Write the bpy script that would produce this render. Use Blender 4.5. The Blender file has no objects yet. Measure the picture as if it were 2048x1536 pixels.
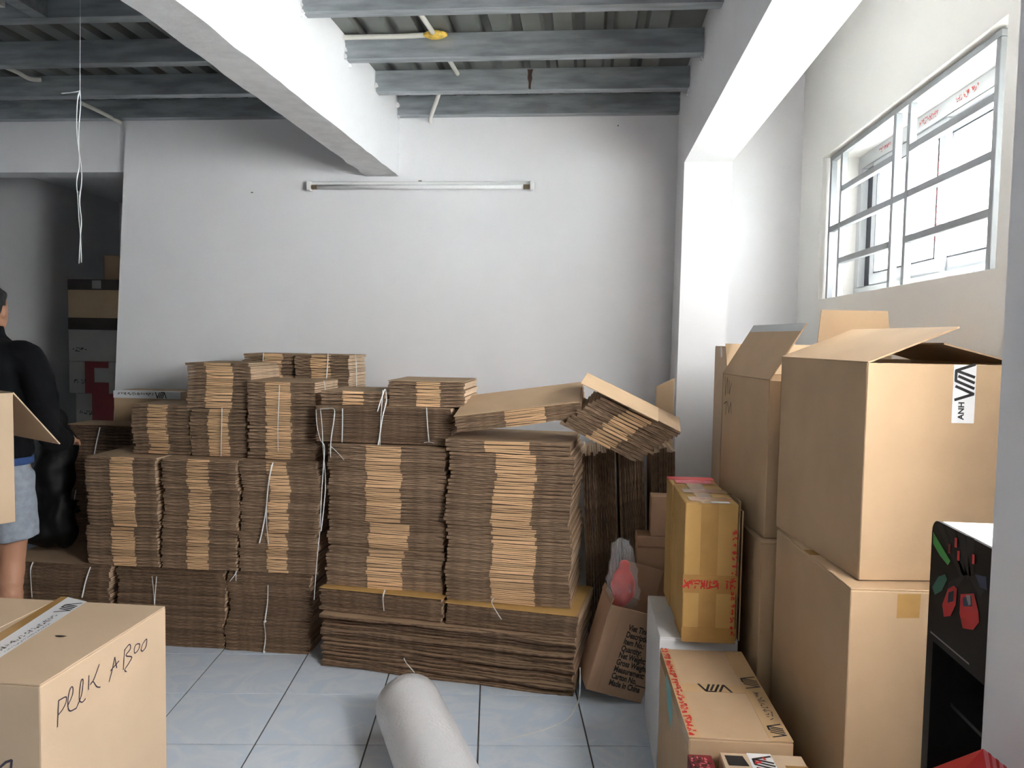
import bpy, bmesh, math, random
from mathutils import Vector, Matrix, noise
R = math.radians
random.seed(7)
SC = bpy.context.scene
COL = SC.collection

# ------------------------------------------------------------------ camera
FPX, CAM_H = 1560.0, 1.466
PITCH, ROLL, YAW = R(3.28), R(1.0), R(5.5)
_fw0 = Vector((-math.sin(YAW), math.cos(YAW), 0)); _r0 = Vector((math.cos(YAW), math.sin(YAW), 0)); _z = Vector((0, 0, 1))
C_F = math.cos(PITCH) * _fw0 - math.sin(PITCH) * _z
_up = math.sin(PITCH) * _fw0 + math.cos(PITCH) * _z
C_R = math.cos(ROLL) * _r0 + math.sin(ROLL) * _up
C_U = -math.sin(ROLL) * _r0 + math.cos(ROLL) * _up
C_O = Vector((0, 0, CAM_H))
cd = bpy.data.cameras.new('camera'); cam = bpy.data.objects.new('camera', cd); COL.objects.link(cam)
m = Matrix((C_R, C_U, -C_F)).transposed().to_4x4(); m.translation = C_O
cam.matrix_world = m
cd.sensor_fit = 'HORIZONTAL'; cd.sensor_width = 36.0; cd.lens = 36.0 * FPX / 2048.0
cd.clip_start = 0.03; cd.clip_end = 200
SC.camera = cam
# a photo pixel gives a direction; the distance comes from the plane that the thing touches
def ray(x, y): return C_F + C_R * ((x - 1024) / FPX) - C_U * ((y - 768) / FPX)
def onX(x, y, X): d = ray(x, y); return C_O + d * ((X - C_O.x) / d.x)
def onY(x, y, Y): d = ray(x, y); return C_O + d * ((Y - C_O.y) / d.y)
def onZ(x, y, Z=0.0): d = ray(x, y); return C_O + d * ((Z - C_O.z) / d.z)

# ------------------------------------------------------------------ sky, exposure
SKY = 1.35
w = bpy.data.worlds.new('overcast_sky'); SC.world = w; w.use_nodes = True
bg = w.node_tree.nodes['Background']; bg.inputs[0].default_value = (1.0, 0.965, 0.945, 1); bg.inputs[1].default_value = SKY
# overcast sky: three times as bright overhead as at the horizon
_nt = w.node_tree; _tc = _nt.nodes.new('ShaderNodeTexCoord'); _sx = _nt.nodes.new('ShaderNodeSeparateXYZ'); _mr = _nt.nodes.new('ShaderNodeMapRange')
_mr.inputs[1].default_value = 0.0; _mr.inputs[2].default_value = 1.0; _mr.inputs[3].default_value = SKY*0.45; _mr.inputs[4].default_value = SKY*1.35
_nt.links.new(_tc.outputs['Generated'], _sx.inputs[0]); _nt.links.new(_sx.outputs['Z'], _mr.inputs[0]); _nt.links.new(_mr.outputs[0], bg.inputs[1])
SC.view_settings.view_transform = 'Standard'; SC.view_settings.look = 'None'
SC.view_settings.gamma = 1.0; SC.view_settings.use_curve_mapping = False
SC.view_settings.exposure = 5.75
def portal(name, loc, rot, sx, sy):
    l = bpy.data.lights.new(name, 'AREA'); l.shape = 'RECTANGLE'; l.size = sx; l.size_y = sy; l.cycles.is_portal = True
    o = bpy.data.objects.new(name, l); COL.objects.link(o); o.location = loc; o.rotation_euler = rot
# openings that let the daylight in (window in view, window and doorway beside and behind the camera)
W1 = (2.237, 3.88, 1.68, 2.35)
W2 = (0.0, 1.22, 1.42, 2.35)
portal('portal_window_1', (1.40, (W1[0]+W1[1])/2, (W1[2]+W1[3])/2), (0, R(90), 0), W1[3]-W1[2], W1[1]-W1[0])
portal('portal_window_2', (1.40, (W2[0]+W2[1])/2, (W2[2]+W2[3])/2), (0, R(90), 0), W2[3]-W2[2], W2[1]-W2[0])
sl_ = bpy.data.lights.new('sun', 'SUN'); sl_.energy = 4.0; sl_.angle = R(1.0); sl_.color = (1.0, 0.96, 0.9)
so = bpy.data.objects.new('sun', sl_); COL.objects.link(so); so.rotation_euler = Vector((math.cos(R(52)), 0.15, -math.sin(R(52)))).to_track_quat('-Z', 'Y').to_euler()

# ------------------------------------------------------------------ materials
def srgb(r, g, b):
    f = lambda c: (c/255/12.92) if c <= 10 else ((c/255+0.055)/1.055)**2.4
    return (f(r), f(g), f(b), 1)
def mat(name, col, rough=0.6, metal=0.0, var=0.0, vscale=6.0, bump=0.0, bscale=60.0, spec=0.5, stretch=(1,1,1), detail=4.0, col2=None, trans=0.0, alpha=1.0):
    mt = bpy.data.materials.new(name); mt.use_nodes = True
    nt = mt.node_tree; b = nt.nodes['Principled BSDF']
    b.inputs['Roughness'].default_value = rough; b.inputs['Metallic'].default_value = metal
    b.inputs['Specular IOR Level'].default_value = spec
    b.inputs['Base Color'].default_value = col
    if trans: b.inputs['Transmission Weight'].default_value = trans
    if alpha < 1: b.inputs['Alpha'].default_value = alpha
    tc = nt.nodes.new('ShaderNodeTexCoord'); mp = nt.nodes.new('ShaderNodeMapping'); mp.inputs['Scale'].default_value = stretch
    nt.links.new(tc.outputs['Object'], mp.inputs[0])
    if var > 0 or col2:
        n = nt.nodes.new('ShaderNodeTexNoise'); n.inputs['Scale'].default_value = vscale; n.inputs['Detail'].default_value = detail
        nt.links.new(mp.outputs[0], n.inputs['Vector'])
        r = nt.nodes.new('ShaderNodeValToRGB')
        c2 = col2 or tuple(c*(1-var) for c in col[:3])+(1,)
        c1 = col if col2 else tuple(min(1, c*(1+var)) for c in col[:3])+(1,)
        r.color_ramp.elements[0].position = 0.35; r.color_ramp.elements[1].position = 0.65
        r.color_ramp.elements[0].color = c2; r.color_ramp.elements[1].color = c1
        nt.links.new(n.outputs['Fac'], r.inputs[0]); nt.links.new(r.outputs[0], b.inputs['Base Color'])
    if bump > 0:
        n2 = nt.nodes.new('ShaderNodeTexNoise'); n2.inputs['Scale'].default_value = bscale; n2.inputs['Detail'].default_value = 5
        nt.links.new(mp.outputs[0], n2.inputs['Vector'])
        bp = nt.nodes.new('ShaderNodeBump'); bp.inputs['Strength'].default_value = bump; bp.inputs['Distance'].default_value = 0.004
        nt.links.new(n2.outputs['Fac'], bp.inputs['Height']); nt.links.new(bp.outputs[0], b.inputs['Normal'])
    return mt
M = {}
M['wall'] = mat('white_wall_paint', (0.80, 0.795, 0.81, 1), 0.75, var=0.025, vscale=2.2, bump=0.25, bscale=22)
M['cream'] = mat('cream_wall_paint', (0.80, 0.79, 0.755, 1), 0.75, var=0.02, vscale=2.0, bump=0.25, bscale=22)
M['rough_plaster'] = mat('rough_plaster', (0.76, 0.76, 0.76, 1), 0.85, var=0.06, vscale=14, bump=0.8, bscale=30)
M['steel'] = mat('galvanised_steel', (0.36, 0.39, 0.41, 1), 0.42, 0.55, var=0.22, vscale=5, bump=0.15, bscale=40, stretch=(1, 6, 6))
M['deck'] = mat('roof_deck_steel', (0.20, 0.21, 0.195, 1), 0.5, 0.3, var=0.2, vscale=3)
M['rust'] = mat('rust_stain', (0.07, 0.035, 0.02, 1), 0.9, var=0.4, vscale=40)
M['pvc'] = mat('white_conduit', (0.66, 0.64, 0.58, 1), 0.5, var=0.05)
M['foam'] = mat('yellow_foam', (0.75, 0.50, 0.10, 1), 0.8, var=0.25, vscale=60, bump=0.6, bscale=90)
M['grout'] = mat('dark_grout', (0.10, 0.10, 0.10, 1), 0.9)
M['white_plastic'] = mat('white_plastic', (0.78, 0.78, 0.77, 1), 0.4)
M['glass_tube'] = mat('frosted_tube', (0.84, 0.84, 0.84, 1), 0.25)
M['tube_end'] = mat('tube_end_cap', (0.22, 0.17, 0.11, 1), 0.4, 0.4)
K1 = srgb(190, 162, 130)
M['kraft'] = mat('kraft_board', K1, 0.72, var=0.05, vscale=5, bump=0.08, bscale=90, spec=0.25)
M['kraft_pale'] = mat('pale_kraft_board', srgb(204, 180, 152), 0.72, var=0.04, vscale=4, bump=0.08, bscale=90, spec=0.25)
M['kraft_pink'] = mat('pinkish_kraft_board', srgb(188, 152, 124), 0.75, var=0.05, vscale=5, spec=0.2)
M['kraft_yellow'] = mat('yellowish_kraft_board', srgb(190, 152, 92), 0.68, var=0.06, vscale=7, spec=0.3)
M['kraft_grey'] = mat('grey_kraft_board', srgb(172, 146, 118), 0.75, var=0.06, vscale=6, spec=0.2)
M['ply_edge'] = mat('folded_board_edge', srgb(218, 180, 138), 0.8, var=0.10, vscale=9, spec=0.15, stretch=(1, 1, 6))
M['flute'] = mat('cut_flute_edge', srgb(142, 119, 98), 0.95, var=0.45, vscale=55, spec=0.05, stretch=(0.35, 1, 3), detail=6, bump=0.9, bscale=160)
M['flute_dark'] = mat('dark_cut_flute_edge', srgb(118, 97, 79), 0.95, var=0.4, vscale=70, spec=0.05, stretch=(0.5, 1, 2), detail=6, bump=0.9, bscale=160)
M['board_end'] = mat('board_fold_end', srgb(205, 178, 150), 0.8, var=0.10, vscale=20, spec=0.15)
M['string'] = mat('white_plastic_string', (0.80, 0.82, 0.82, 1), 0.35)
M['tape_white'] = mat('white_packing_tape', (0.80, 0.81, 0.83, 1), 0.3)
M['tape_brown'] = mat('brown_packing_tape', srgb(176, 138, 84), 0.22, var=0.08, vscale=12)
M['tape_clear'] = mat('glossy_clear_tape', srgb(204, 172, 132), 0.18)
M['tape_grey'] = mat('grey_tape', srgb(186, 190, 192), 0.3)
M['ink'] = mat('black_ink', (0.012, 0.012, 0.014, 1), 0.5)
M['pen'] = mat('pen_ink', (0.05, 0.035, 0.06, 1), 0.5)
M['print_brown'] = mat('dark_carton_print', (0.035, 0.025, 0.02, 1), 0.6)
M['red_ink'] = mat('red_print', srgb(196, 40, 36), 0.45)
M['blue_ink'] = mat('blue_print', srgb(110, 140, 200), 0.45)
M['teal'] = mat('teal_sticker', srgb(110, 180, 185), 0.4)
M['white_card'] = mat('white_board', (0.74, 0.75, 0.76, 1), 0.55, var=0.03, vscale=5)
M['red_card'] = mat('red_printed_board', srgb(190, 40, 42), 0.45)
M['pink_card'] = mat('pink_printed_board', srgb(228, 120, 130), 0.45)
M['maroon'] = mat('dark_red_board', srgb(120, 32, 36), 0.6)
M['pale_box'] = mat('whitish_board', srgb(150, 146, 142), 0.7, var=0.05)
M['black_card'] = mat('black_printed_board', (0.0035, 0.0035, 0.004, 1), 0.5, spec=0.25)
M['lane'] = mat('grey_print', (0.018, 0.019, 0.020, 1), 0.5, spec=0.25)
M['green_ink'] = mat('green_print', srgb(60, 150, 70), 0.45)
M['dkgreen_ink'] = mat('dark_green_print', srgb(24, 96, 78), 0.45)
M['navy_ink'] = mat('navy_print', srgb(28, 50, 80), 0.45)
M['alu'] = mat('window_bar_paint', (0.27, 0.285, 0.30, 1), 0.45, 0.15, var=0.08)
M['upvc'] = mat('white_upvc', (0.58, 0.60, 0.62, 1), 0.35)
M['gasket'] = mat('dark_gasket', (0.03, 0.035, 0.05, 1), 0.5)
M['jacket'] = mat('black_jacket_cloth', (0.0045, 0.005, 0.0065, 1), 0.9, spec=0.2, var=0.2, vscale=20, bump=0.4, bscale=25)
M['shorts'] = mat('pale_denim_cloth', srgb(150, 160, 172), 0.85, var=0.1, vscale=40)
M['blue_cloth'] = mat('blue_cloth', srgb(50, 78, 130), 0.85)
M['skin'] = mat('skin', srgb(188, 140, 112), 0.55, var=0.04)
M['hair'] = mat('black_hair', (0.004, 0.0035, 0.0035, 1), 0.45, bump=0.5, bscale=150, stretch=(1, 1, 0.3))
M['eye'] = mat('eye_dark', (0.02, 0.015, 0.01, 1), 0.2)
M['rubber'] = mat('dark_rubber', (0.03, 0.03, 0.035, 1), 0.6)
M['black_bag'] = mat('black_plastic_sheet', (0.002, 0.002, 0.0022, 1), 0.55, spec=0.25, bump=0.5, bscale=14)
M['bag_red'] = mat('red_orange_plastic', srgb(250, 70, 52), 0.4, var=0.15, vscale=14)
M['outside_wall'] = mat('pale_blue_render', (0.60, 0.64, 0.67, 1), 0.8)
M['outside_ground'] = mat('pale_concrete', (0.5, 0.5, 0.48, 1), 0.9)

def per_object_tone(mt, lo, hi):
    """every sheet in a bundle has its own slightly different board tone"""
    nt = mt.node_tree; b = nt.nodes['Principled BSDF']; src = b.inputs['Base Color'].links[0].from_socket
    oi = nt.nodes.new('ShaderNodeObjectInfo'); mr = nt.nodes.new('ShaderNodeMapRange'); mr.inputs[3].default_value = lo; mr.inputs[4].default_value = hi
    vm = nt.nodes.new('ShaderNodeVectorMath'); vm.operation = 'SCALE'
    nt.links.new(oi.outputs['Random'], mr.inputs[0]); nt.links.new(src, vm.inputs[0]); nt.links.new(mr.outputs[0], vm.inputs['Scale']); nt.links.new(vm.outputs[0], b.inputs['Base Color'])
for k_ in ('ply_edge', 'flute', 'flute_dark', 'board_end'): per_object_tone(M[k_], 0.72, 1.2)
def tile_material():
    mt = mat('pale_blue_marbled_tile', (0.40, 0.47, 0.53, 1), 0.16, spec=0.5)
    nt = mt.node_tree; b = nt.nodes['Principled BSDF']
    tc = nt.nodes.new('ShaderNodeTexCoord'); n = nt.nodes.new('ShaderNodeTexNoise')
    oi = nt.nodes.new('ShaderNodeObjectInfo'); va = nt.nodes.new('ShaderNodeVectorMath'); va.operation = 'ADD'
    sc = nt.nodes.new('ShaderNodeVectorMath'); sc.operation = 'SCALE'; sc.inputs['Scale'].default_value = 9.0
    cb = nt.nodes.new('ShaderNodeCombineXYZ')
    nt.links.new(oi.outputs['Random'], cb.inputs[0]); nt.links.new(oi.outputs['Random'], cb.inputs[2]); nt.links.new(cb.outputs[0], sc.inputs[0])
    nt.links.new(tc.outputs['Object'], va.inputs[0]); nt.links.new(sc.outputs[0], va.inputs[1])
    n.inputs['Scale'].default_value = 4.0; n.inputs['Detail'].default_value = 7; n.inputs['Distortion'].default_value = 1.6
    nt.links.new(va.outputs[0], n.inputs['Vector'])
    r = nt.nodes.new('ShaderNodeValToRGB'); e = r.color_ramp.elements
    e[0].position = 0.40; e[0].color = (0.66, 0.77, 0.90, 1); e[1].position = 0.60; e[1].color = (0.68, 0.785, 0.91, 1)
    x = e.new(0.5); x.color = (0.75, 0.83, 0.92, 1)
    nt.links.new(n.outputs['Fac'], r.inputs[0]); nt.links.new(r.outputs[0], b.inputs['Base Color'])
    return mt
M['tile'] = tile_material()
def clear_material(name, tint, mix, rough=0.1, through=(1, 1, 1, 1)):
    mt = bpy.data.materials.new(name); mt.use_nodes = True; nt = mt.node_tree
    b = nt.nodes['Principled BSDF']; b.inputs['Base Color'].default_value = tint; b.inputs['Roughness'].default_value = rough
    t = nt.nodes.new('ShaderNodeBsdfTransparent'); t.inputs[0].default_value = through; mx = nt.nodes.new('ShaderNodeMixShader'); mx.inputs[0].default_value = mix
    nt.links.new(t.outputs[0], mx.inputs[1]); nt.links.new(b.outputs[0], mx.inputs[2]); nt.links.new(mx.outputs[0], nt.nodes['Material Output'].inputs[0])
    return mt
M['pane'] = clear_material('window_glass', (0.75, 0.85, 0.9, 1), 0.06, 0.05, (0.71, 0.73, 0.735, 1))
M['bag'] = clear_material('clear_plastic_bag', (0.95, 0.95, 0.97, 1), 0.22, 0.2)
def bubble_material():
    mt = mat('bubble_wrap', (0.80, 0.82, 0.85, 1), 0.28, spec=0.6); nt = mt.node_tree; b = nt.nodes['Principled BSDF']
    b.inputs['Transmission Weight'].default_value = 0.0
    tc = nt.nodes.new('ShaderNodeTexCoord'); v = nt.nodes.new('ShaderNodeTexVoronoi'); v.inputs['Scale'].default_value = 95
    nt.links.new(tc.outputs['Object'], v.inputs['Vector'])
    bp = nt.nodes.new('ShaderNodeBump'); bp.inputs['Strength'].default_value = 0.55; bp.inputs['Distance'].default_value = 0.004; bp.invert = True
    nt.links.new(v.outputs['Distance'], bp.inputs['Height']); nt.links.new(bp.outputs[0], b.inputs['Normal'])
    return mt
M['bubble'] = bubble_material()

# ------------------------------------------------------------------ mesh helpers
class MB:
    def __init__(s): s.v = []; s.f = []; s.mi = []
    def quad(s, a, b, c, d, mi=0):
        n = len(s.v); s.v += [tuple(a), tuple(b), tuple(c), tuple(d)]; s.f.append((n, n+1, n+2, n+3)); s.mi.append(mi)
    def hexa(s, p, mi=0):                      # p: 4 bottom (ccw from above) + 4 top; mi: int or six (bottom, top, 4 sides)
        n = len(s.v); s.v += [tuple(q) for q in p]
        fs = [(3, 2, 1, 0), (4, 5, 6, 7), (0, 1, 5, 4), (1, 2, 6, 5), (2, 3, 7, 6), (3, 0, 4, 7)]
        for k, f in enumerate(fs): s.f.append(tuple(n+i for i in f)); s.mi.append(mi if isinstance(mi, int) else mi[k])
    def box(s, x0, y0, z0, x1, y1, z1, mi=0):
        s.hexa([(x0,y0,z0),(x1,y0,z0),(x1,y1,z0),(x0,y1,z0),(x0,y0,z1),(x1,y0,z1),(x1,y1,z1),(x0,y1,z1)], mi)
    def tube(s, pts, r, n=6, mi=0, cap=True, flat=1.0):
        pts = [Vector(p) for p in pts]; rs = r if isinstance(r, (list, tuple)) else [r]*len(pts)
        base = len(s.v); up = Vector((0.13, 0.21, 0.97))
        for i, p in enumerate(pts):
            t = (pts[min(i+1, len(pts)-1)] - pts[max(i-1, 0)]).normalized()
            a = t.cross(up)
            if a.length < 0.05: a = t.cross(Vector((1, 0, 0)))
            a.normalize(); b = a.cross(t)
            for k in range(n):
                q = p + (a*math.cos(2*math.pi*k/n) + b*math.sin(2*math.pi*k/n)*flat)*rs[i]; s.v.append(tuple(q))
        for i in range(len(pts)-1):
            for k in range(n):
                k2 = (k+1) % n
                s.f.append((base+i*n+k, base+i*n+k2, base+(i+1)*n+k2, base+(i+1)*n+k)); s.mi.append(mi)
        if cap:
            s.f.append(tuple(base+k for k in range(n))[::-1]); s.mi.append(mi)
            e = base+(len(pts)-1)*n; s.f.append(tuple(e+k for k in range(n))); s.mi.append(mi)
    def rings(s, rings, mi=0, cap=True):       # loft: list of rings of equal length
        base = len(s.v); n = len(rings[0])
        for rg in rings: s.v += [tuple(p) for p in rg]
        for i in range(len(rings)-1):
            for k in range(n):
                k2 = (k+1) % n
                s.f.append((base+i*n+k, base+i*n+k2, base+(i+1)*n+k2, base+(i+1)*n+k)); s.mi.append(mi)
        if cap:
            s.f.append(tuple(base+k for k in range(n))[::-1]); s.mi.append(mi)
            e = base+(len(rings)-1)*n; s.f.append(tuple(e+k for k in range(n))); s.mi.append(mi)
    def mesh(s, name, mats, smooth=False, fix=False):
        me = bpy.data.meshes.new(name); me.from_pydata(s.v, [], s.f)
        for mt in (mats if isinstance(mats, (list, tuple)) else [mats]): me.materials.append(mt)
        me.polygons.foreach_set('material_index', s.mi)
        if fix:
            bm = bmesh.new(); bm.from_mesh(me); bmesh.ops.recalc_face_normals(bm, faces=bm.faces); bm.to_mesh(me); bm.free()
        if smooth: me.polygons.foreach_set('use_smooth', [True]*len(me.polygons))
        me.update(); return me
    def build(s, name, mats, parent=None, smooth=False, fix=False, bevel=0.0, seg=1):
        me = s.mesh(name, mats, smooth, fix)
        if bevel:
            bm = bmesh.new(); bm.from_mesh(me)
            bmesh.ops.remove_doubles(bm, verts=bm.verts, dist=1e-6)
            bmesh.ops.bevel(bm, geom=list(bm.edges), offset=bevel, segments=seg, affect='EDGES', profile=0.5); bm.to_mesh(me); bm.free()
        return link(name, me, parent)
def link(name, me, parent=None):
    o = bpy.data.objects.new(name, me); COL.objects.link(o)
    if parent: o.parent = parent
    return o
def tag(o, label=None, cat=None, group=None, kind=None):
    if label: o['label'] = label
    if cat: o['category'] = cat
    if group: o['group'] = group
    if kind: o['kind'] = kind
    return o
def thing(name, label, cat, loc=(0,0,0), rotz=0.0, group=None, rot=None):
    o = bpy.data.objects.new(name, None); COL.objects.link(o); o.empty_display_size = 0.05
    o.rotation_euler = rot if rot else (0, 0, rotz); o.location = loc
    o.matrix_basis = Matrix.LocRotScale(Vector(loc), o.rotation_euler, None)
    tag(o, label, cat, group); return o
def bez(pts, n=6):                              # catmull-rom through points
    P = [Vector(p) for p in pts]; out = []
    for i in range(len(P)-1):
        p0 = P[max(i-1, 0)]; p1 = P[i]; p2 = P[i+1]; p3 = P[min(i+2, len(P)-1)]
        for k in range(n):
            t = k/n
            out.append(0.5*((2*p1)+(p2-p0)*t+(2*p0-5*p1+4*p2-p3)*t*t+(3*p1-p0-3*p2+p3)*t**3))
    out.append(P[-1]); return out
def strokes_mesh(name, parent, strokes, org, ux, uy, width, mt, lift=0.0012):
    """flat pen or print strokes (2-D polylines) laid on a face of a thing"""
    org, ux, uy = Vector(org), Vector(ux), Vector(uy); nrm = ux.cross(uy).normalized(); b = MB(); k = 0
    for st in strokes:
        for i in range(len(st)-1):
            a = Vector(st[i]); c = Vector(st[i+1]); d = (c-a)
            if d.length < 1e-6: continue
            d.normalize(); n2 = Vector((-d.y, d.x))*width/2; a2 = a-d*width*0.2; c2 = c+d*width*0.2
            l = lift+(k % 7)*0.00004; k += 1
            P = lambda q: org+ux*q.x+uy*q.y+nrm*l
            b.quad(P(a2-n2), P(c2-n2), P(c2+n2), P(a2+n2))
    return b.build(name, mt, parent)
def polys_mesh(name, parent, polys, org, ux, uy, mt, lift=0.0012):
    org, ux, uy = Vector(org), Vector(ux), Vector(uy); nrm = ux.cross(uy).normalized(); b = MB()
    for pl in polys:
        n = len(b.v); b.v += [tuple(org+ux*x+uy*y+nrm*lift) for x, y in pl]; b.f.append(tuple(range(n, n+len(pl)))); b.mi.append(0)
    return b.build(name, mt, parent)
VITA = [[(0,1),(0.32,0)],[(0.32,0),(0.72,0.98)],[(0.62,0),(1.02,1)],[(0.92,0),(1.26,0.85)],[(1.02,1),(1.56,1)],[(1.22,0),(1.56,1)],[(1.56,1),(1.9,0)]]
def vita(parent, org, ux, uy, h, lift=0.0016, mt=None, name='printed_logo'):
    return strokes_mesh(name, parent, [[(x*h, y*h) for x, y in s] for s in VITA], org, ux, uy, 0.15*h, mt or M['ink'], lift)
def text_mesh(name, parent, txt, size, org, ux, uy, mt, lift=0.0014, bold=0.0, sx=1.0):
    cu = bpy.data.curves.new('t', 'FONT'); cu.body = txt; cu.size = size; cu.offset = bold; cu.fill_mode = 'FRONT'; cu.resolution_u = 3
    o = bpy.data.objects.new('t', cu); COL.objects.link(o)
    dg = bpy.context.evaluated_depsgraph_get(); me = bpy.data.meshes.new_from_object(o.evaluated_get(dg)); bpy.data.objects.remove(o); bpy.data.curves.remove(cu)
    org, ux, uy = Vector(org), Vector(ux).normalized(), Vector(uy).normalized(); nrm = ux.cross(uy)
    for v in me.vertices: v.co = org+ux*v.co.x*sx+uy*v.co.y+nrm*lift
    me.materials.clear(); me.materials.append(mt); me.name = name
    return link(name, me, parent)
def scribble_text(length, h, seed, step=0.6, marks=3):
    """dense little strokes like lines of fine print or brush lettering"""
    rnd = random.Random(seed); out = []; x = 0
    while x < length:
        for _ in range(marks):
            a = (x+rnd.uniform(0, .7)*h, rnd.uniform(0, 1)*h); t = rnd.choice([(rnd.uniform(.2, .6)*h, rnd.uniform(-.1, .1)*h), (rnd.uniform(-.1, .1)*h, rnd.uniform(.3, .8)*h), (rnd.uniform(-.4, .4)*h, rnd.uniform(.2, .5)*h)])
            out.append([a, (a[0]+t[0], min(h, a[1]+t[1]))])
        x += step*h*rnd.uniform(.8, 1.3)
    return out

# ------------------------------------------------------------------ the room
YB, XR, ZC = 4.25, 1.09, 2.762        # back wall, right wall, underside of the deck
def structure(o, label=None): tag(o, label=label, kind='structure'); return o
# floor slab with each tile near enough to tell apart as a piece of its own
b = MB(); b.box(-5.5, -3.3, -0.12, 1.5, 7.0, -0.004); floor = structure(b.build('floor', M['grout']), 'pale blue marbled floor tiles with dark grout lines')
TA = R(6.95); TS = 0.4; tu = Vector((math.cos(TA), math.sin(TA), 0)); tv = Vector((-math.sin(TA), math.cos(TA), 0)); T0 = Vector((-0.410, 3.112, 0))
tb = MB(); h = TS/2-0.0030; tb.box(-h, -h, -0.003, h, h, 0.0); tile_me = tb.mesh('floor_tile', M['tile'])
rest = MB()
for i in range(-16, 10):
    for j in range(-17, 11):
        c = T0+tu*(i+0.5)*TS+tv*(j+0.5)*TS
        if not (-5.3 < c.x < 1.25 and -3.1 < c.y < 6.8): continue
        if -2.9 < c.x < 1.1 and 0.6 < c.y < 4.3:
            o = link('floor_tile', tile_me, floor); o.location = c; o.rotation_euler = (0, 0, TA)
        else:
            q = [c+tu*a*h+tv*e*h for a, e in ((-1,-1),(1,-1),(1,1),(-1,1))]
            rest.hexa([p+Vector((0,0,-0.003)) for p in q]+q)
tag(rest.build('floor_tile_field', M['tile'], floor), kind='stuff')
# back wall (its left end a little out of plumb), header over the passage, passage walls
b = MB(); xt = onY(247, 240, YB).x; xb = onY(239.5, 900, YB).x-0.03; sl = (xt-xb)/1.3
x0 = xb-sl*1.0; x1 = xt+0.02
b.hexa([(x0,YB,0),(1.6,YB,0),(1.6,YB+0.2,0),(x0,YB+0.2,0),(x1,YB,2.8),(1.6,YB,2.8),(1.6,YB+0.2,2.8),(x1,YB+0.2,2.8)]); b.box(.60, YB, 2.8, 1.6, YB+.2, 3.06)
structure(b.build('wall_back', M['wall']), 'white painted back wall behind the cardboard stacks')
b = MB(); b.box(-5.4, YB+0.05, 2.385, x1-0.012, YB+0.20, 2.8); structure(b.build('wall_header', M['wall']), 'white lintel over the dark passage')
b = MB(); b.box(-5.4, YB+0.05, 0, -4.12, YB+0.2, 2.385); b.box(-4.27, YB+0.2, 0, -4.12, 6.75, 2.6); structure(b.build('wall_passage_left', M['wall']), 'white side wall of the dark passage')
b = MB(); b.box(-4.12, 6.55, 0, -2.0, 6.7, 2.6); b.box(-2.1, YB+0.2, 0, -2.0, 6.55, 2.6); structure(b.build('wall_passage_end', M['wall']), 'far end wall of the dark passage')
b = MB(); b.box(-4.3, YB+0.2, 2.6, -1.95, 6.75, 2.7); structure(b.build('ceiling_passage', M['wall']), 'ceiling of the dark passage')
# right wall with the window in view and one beside the camera
def wall_with_hole(b, x0, x1, ya, yb, z1, holes):
    y = ya
    for (h0, h1, l0, l1) in sorted(holes):
        b.box(x0, y, 0, x1, h0, z1); b.box(x0, h0, 0, x1, h1, l0); b.box(x0, h0, l1, x1, h1, z1); y = h1
    b.box(x0, y, 0, x1, yb, z1)
b = MB(); wall_with_hole(b, XR, XR+0.25, -3.2, YB, 3.06, [W1, W2]); structure(b.build('wall_right', M['cream']), 'cream white right wall with the barred window')
b = MB(); b.box(-5.4, -3.2, 0, -5.2, YB+0.05, 2.8); structure(b.build('wall_left', M['wall']), 'white left wall')
b = MB(); b.box(-5.4, -3.35, 0, 1.34, -3.2, 2.8); b.box(.4, -3.35, 2.8, 1.34, -3.2, 3.06); structure(b.build('wall_front', M['wall']), 'white wall behind the viewer')
# column, near pillar, right beam, middle beam
tl, tr, bl_, br_ = onY(1369,323,3.93).x, onY(1464,325,3.93).x, onY(1347.5,950,3.93).x, onY(1442,950,3.93).x
kl = (tl-bl_)/(2.345-onY(1347.5,950,3.93).z); kr = (tr-br_)/(2.345-onY(1347.5,950,3.93).z)
b = MB(); bl0, br0 = tl-kl*2.345, tr-kr*2.345
b.hexa([(bl0,3.93,0),(br0,3.93,0),(br0,YB,0),(bl0,YB,0),(tl,3.93,2.345),(tr,3.93,2.345),(tr,YB,2.345),(tl,YB,2.345)])
structure(b.build('column', M['wall']), 'white square column in the far right corner')
b = MB(); b.box(0.45, 0.60, 0, 0.68, 0.903, 2.345); structure(b.build('column', M['wall'], bevel=0.004), 'white pillar edge close at the right side')
b = MB(); b.box(tl, -3.2, 2.345, tr, YB, 3.06); structure(b.build('ceiling_beam', M['wall']), 'white beam along the window side above the column')
b = MB(); n = 90
rg = []
for i in range(n+1):
    y = -3.2+(YB+3.2)*i/n; t = (y-2.0)/2.2; l = -1.256+0.020*t; r_ = -1.103+0.051*t
    j = lambda a, s: noise.noise(Vector((y*9+a, a*3.1, 1.7)))*s
    rg.append([(l+j(1,.012), y, 2.348+j(2,.006)), (r_+j(3,.006), y, 2.345+j(4,.004)), (r_+j(5,.003), y, 2.8), (l, y, 2.8)])
b.rings(rg); bo = b.build('ceiling_beam', [M['wall'], M['rough_plaster']], fix=True)
for p in bo.data.polygons:
    if p.normal.z < -0.6: p.material_index = 1
structure(bo, 'white plastered beam crossing the middle of the ceiling')
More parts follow.
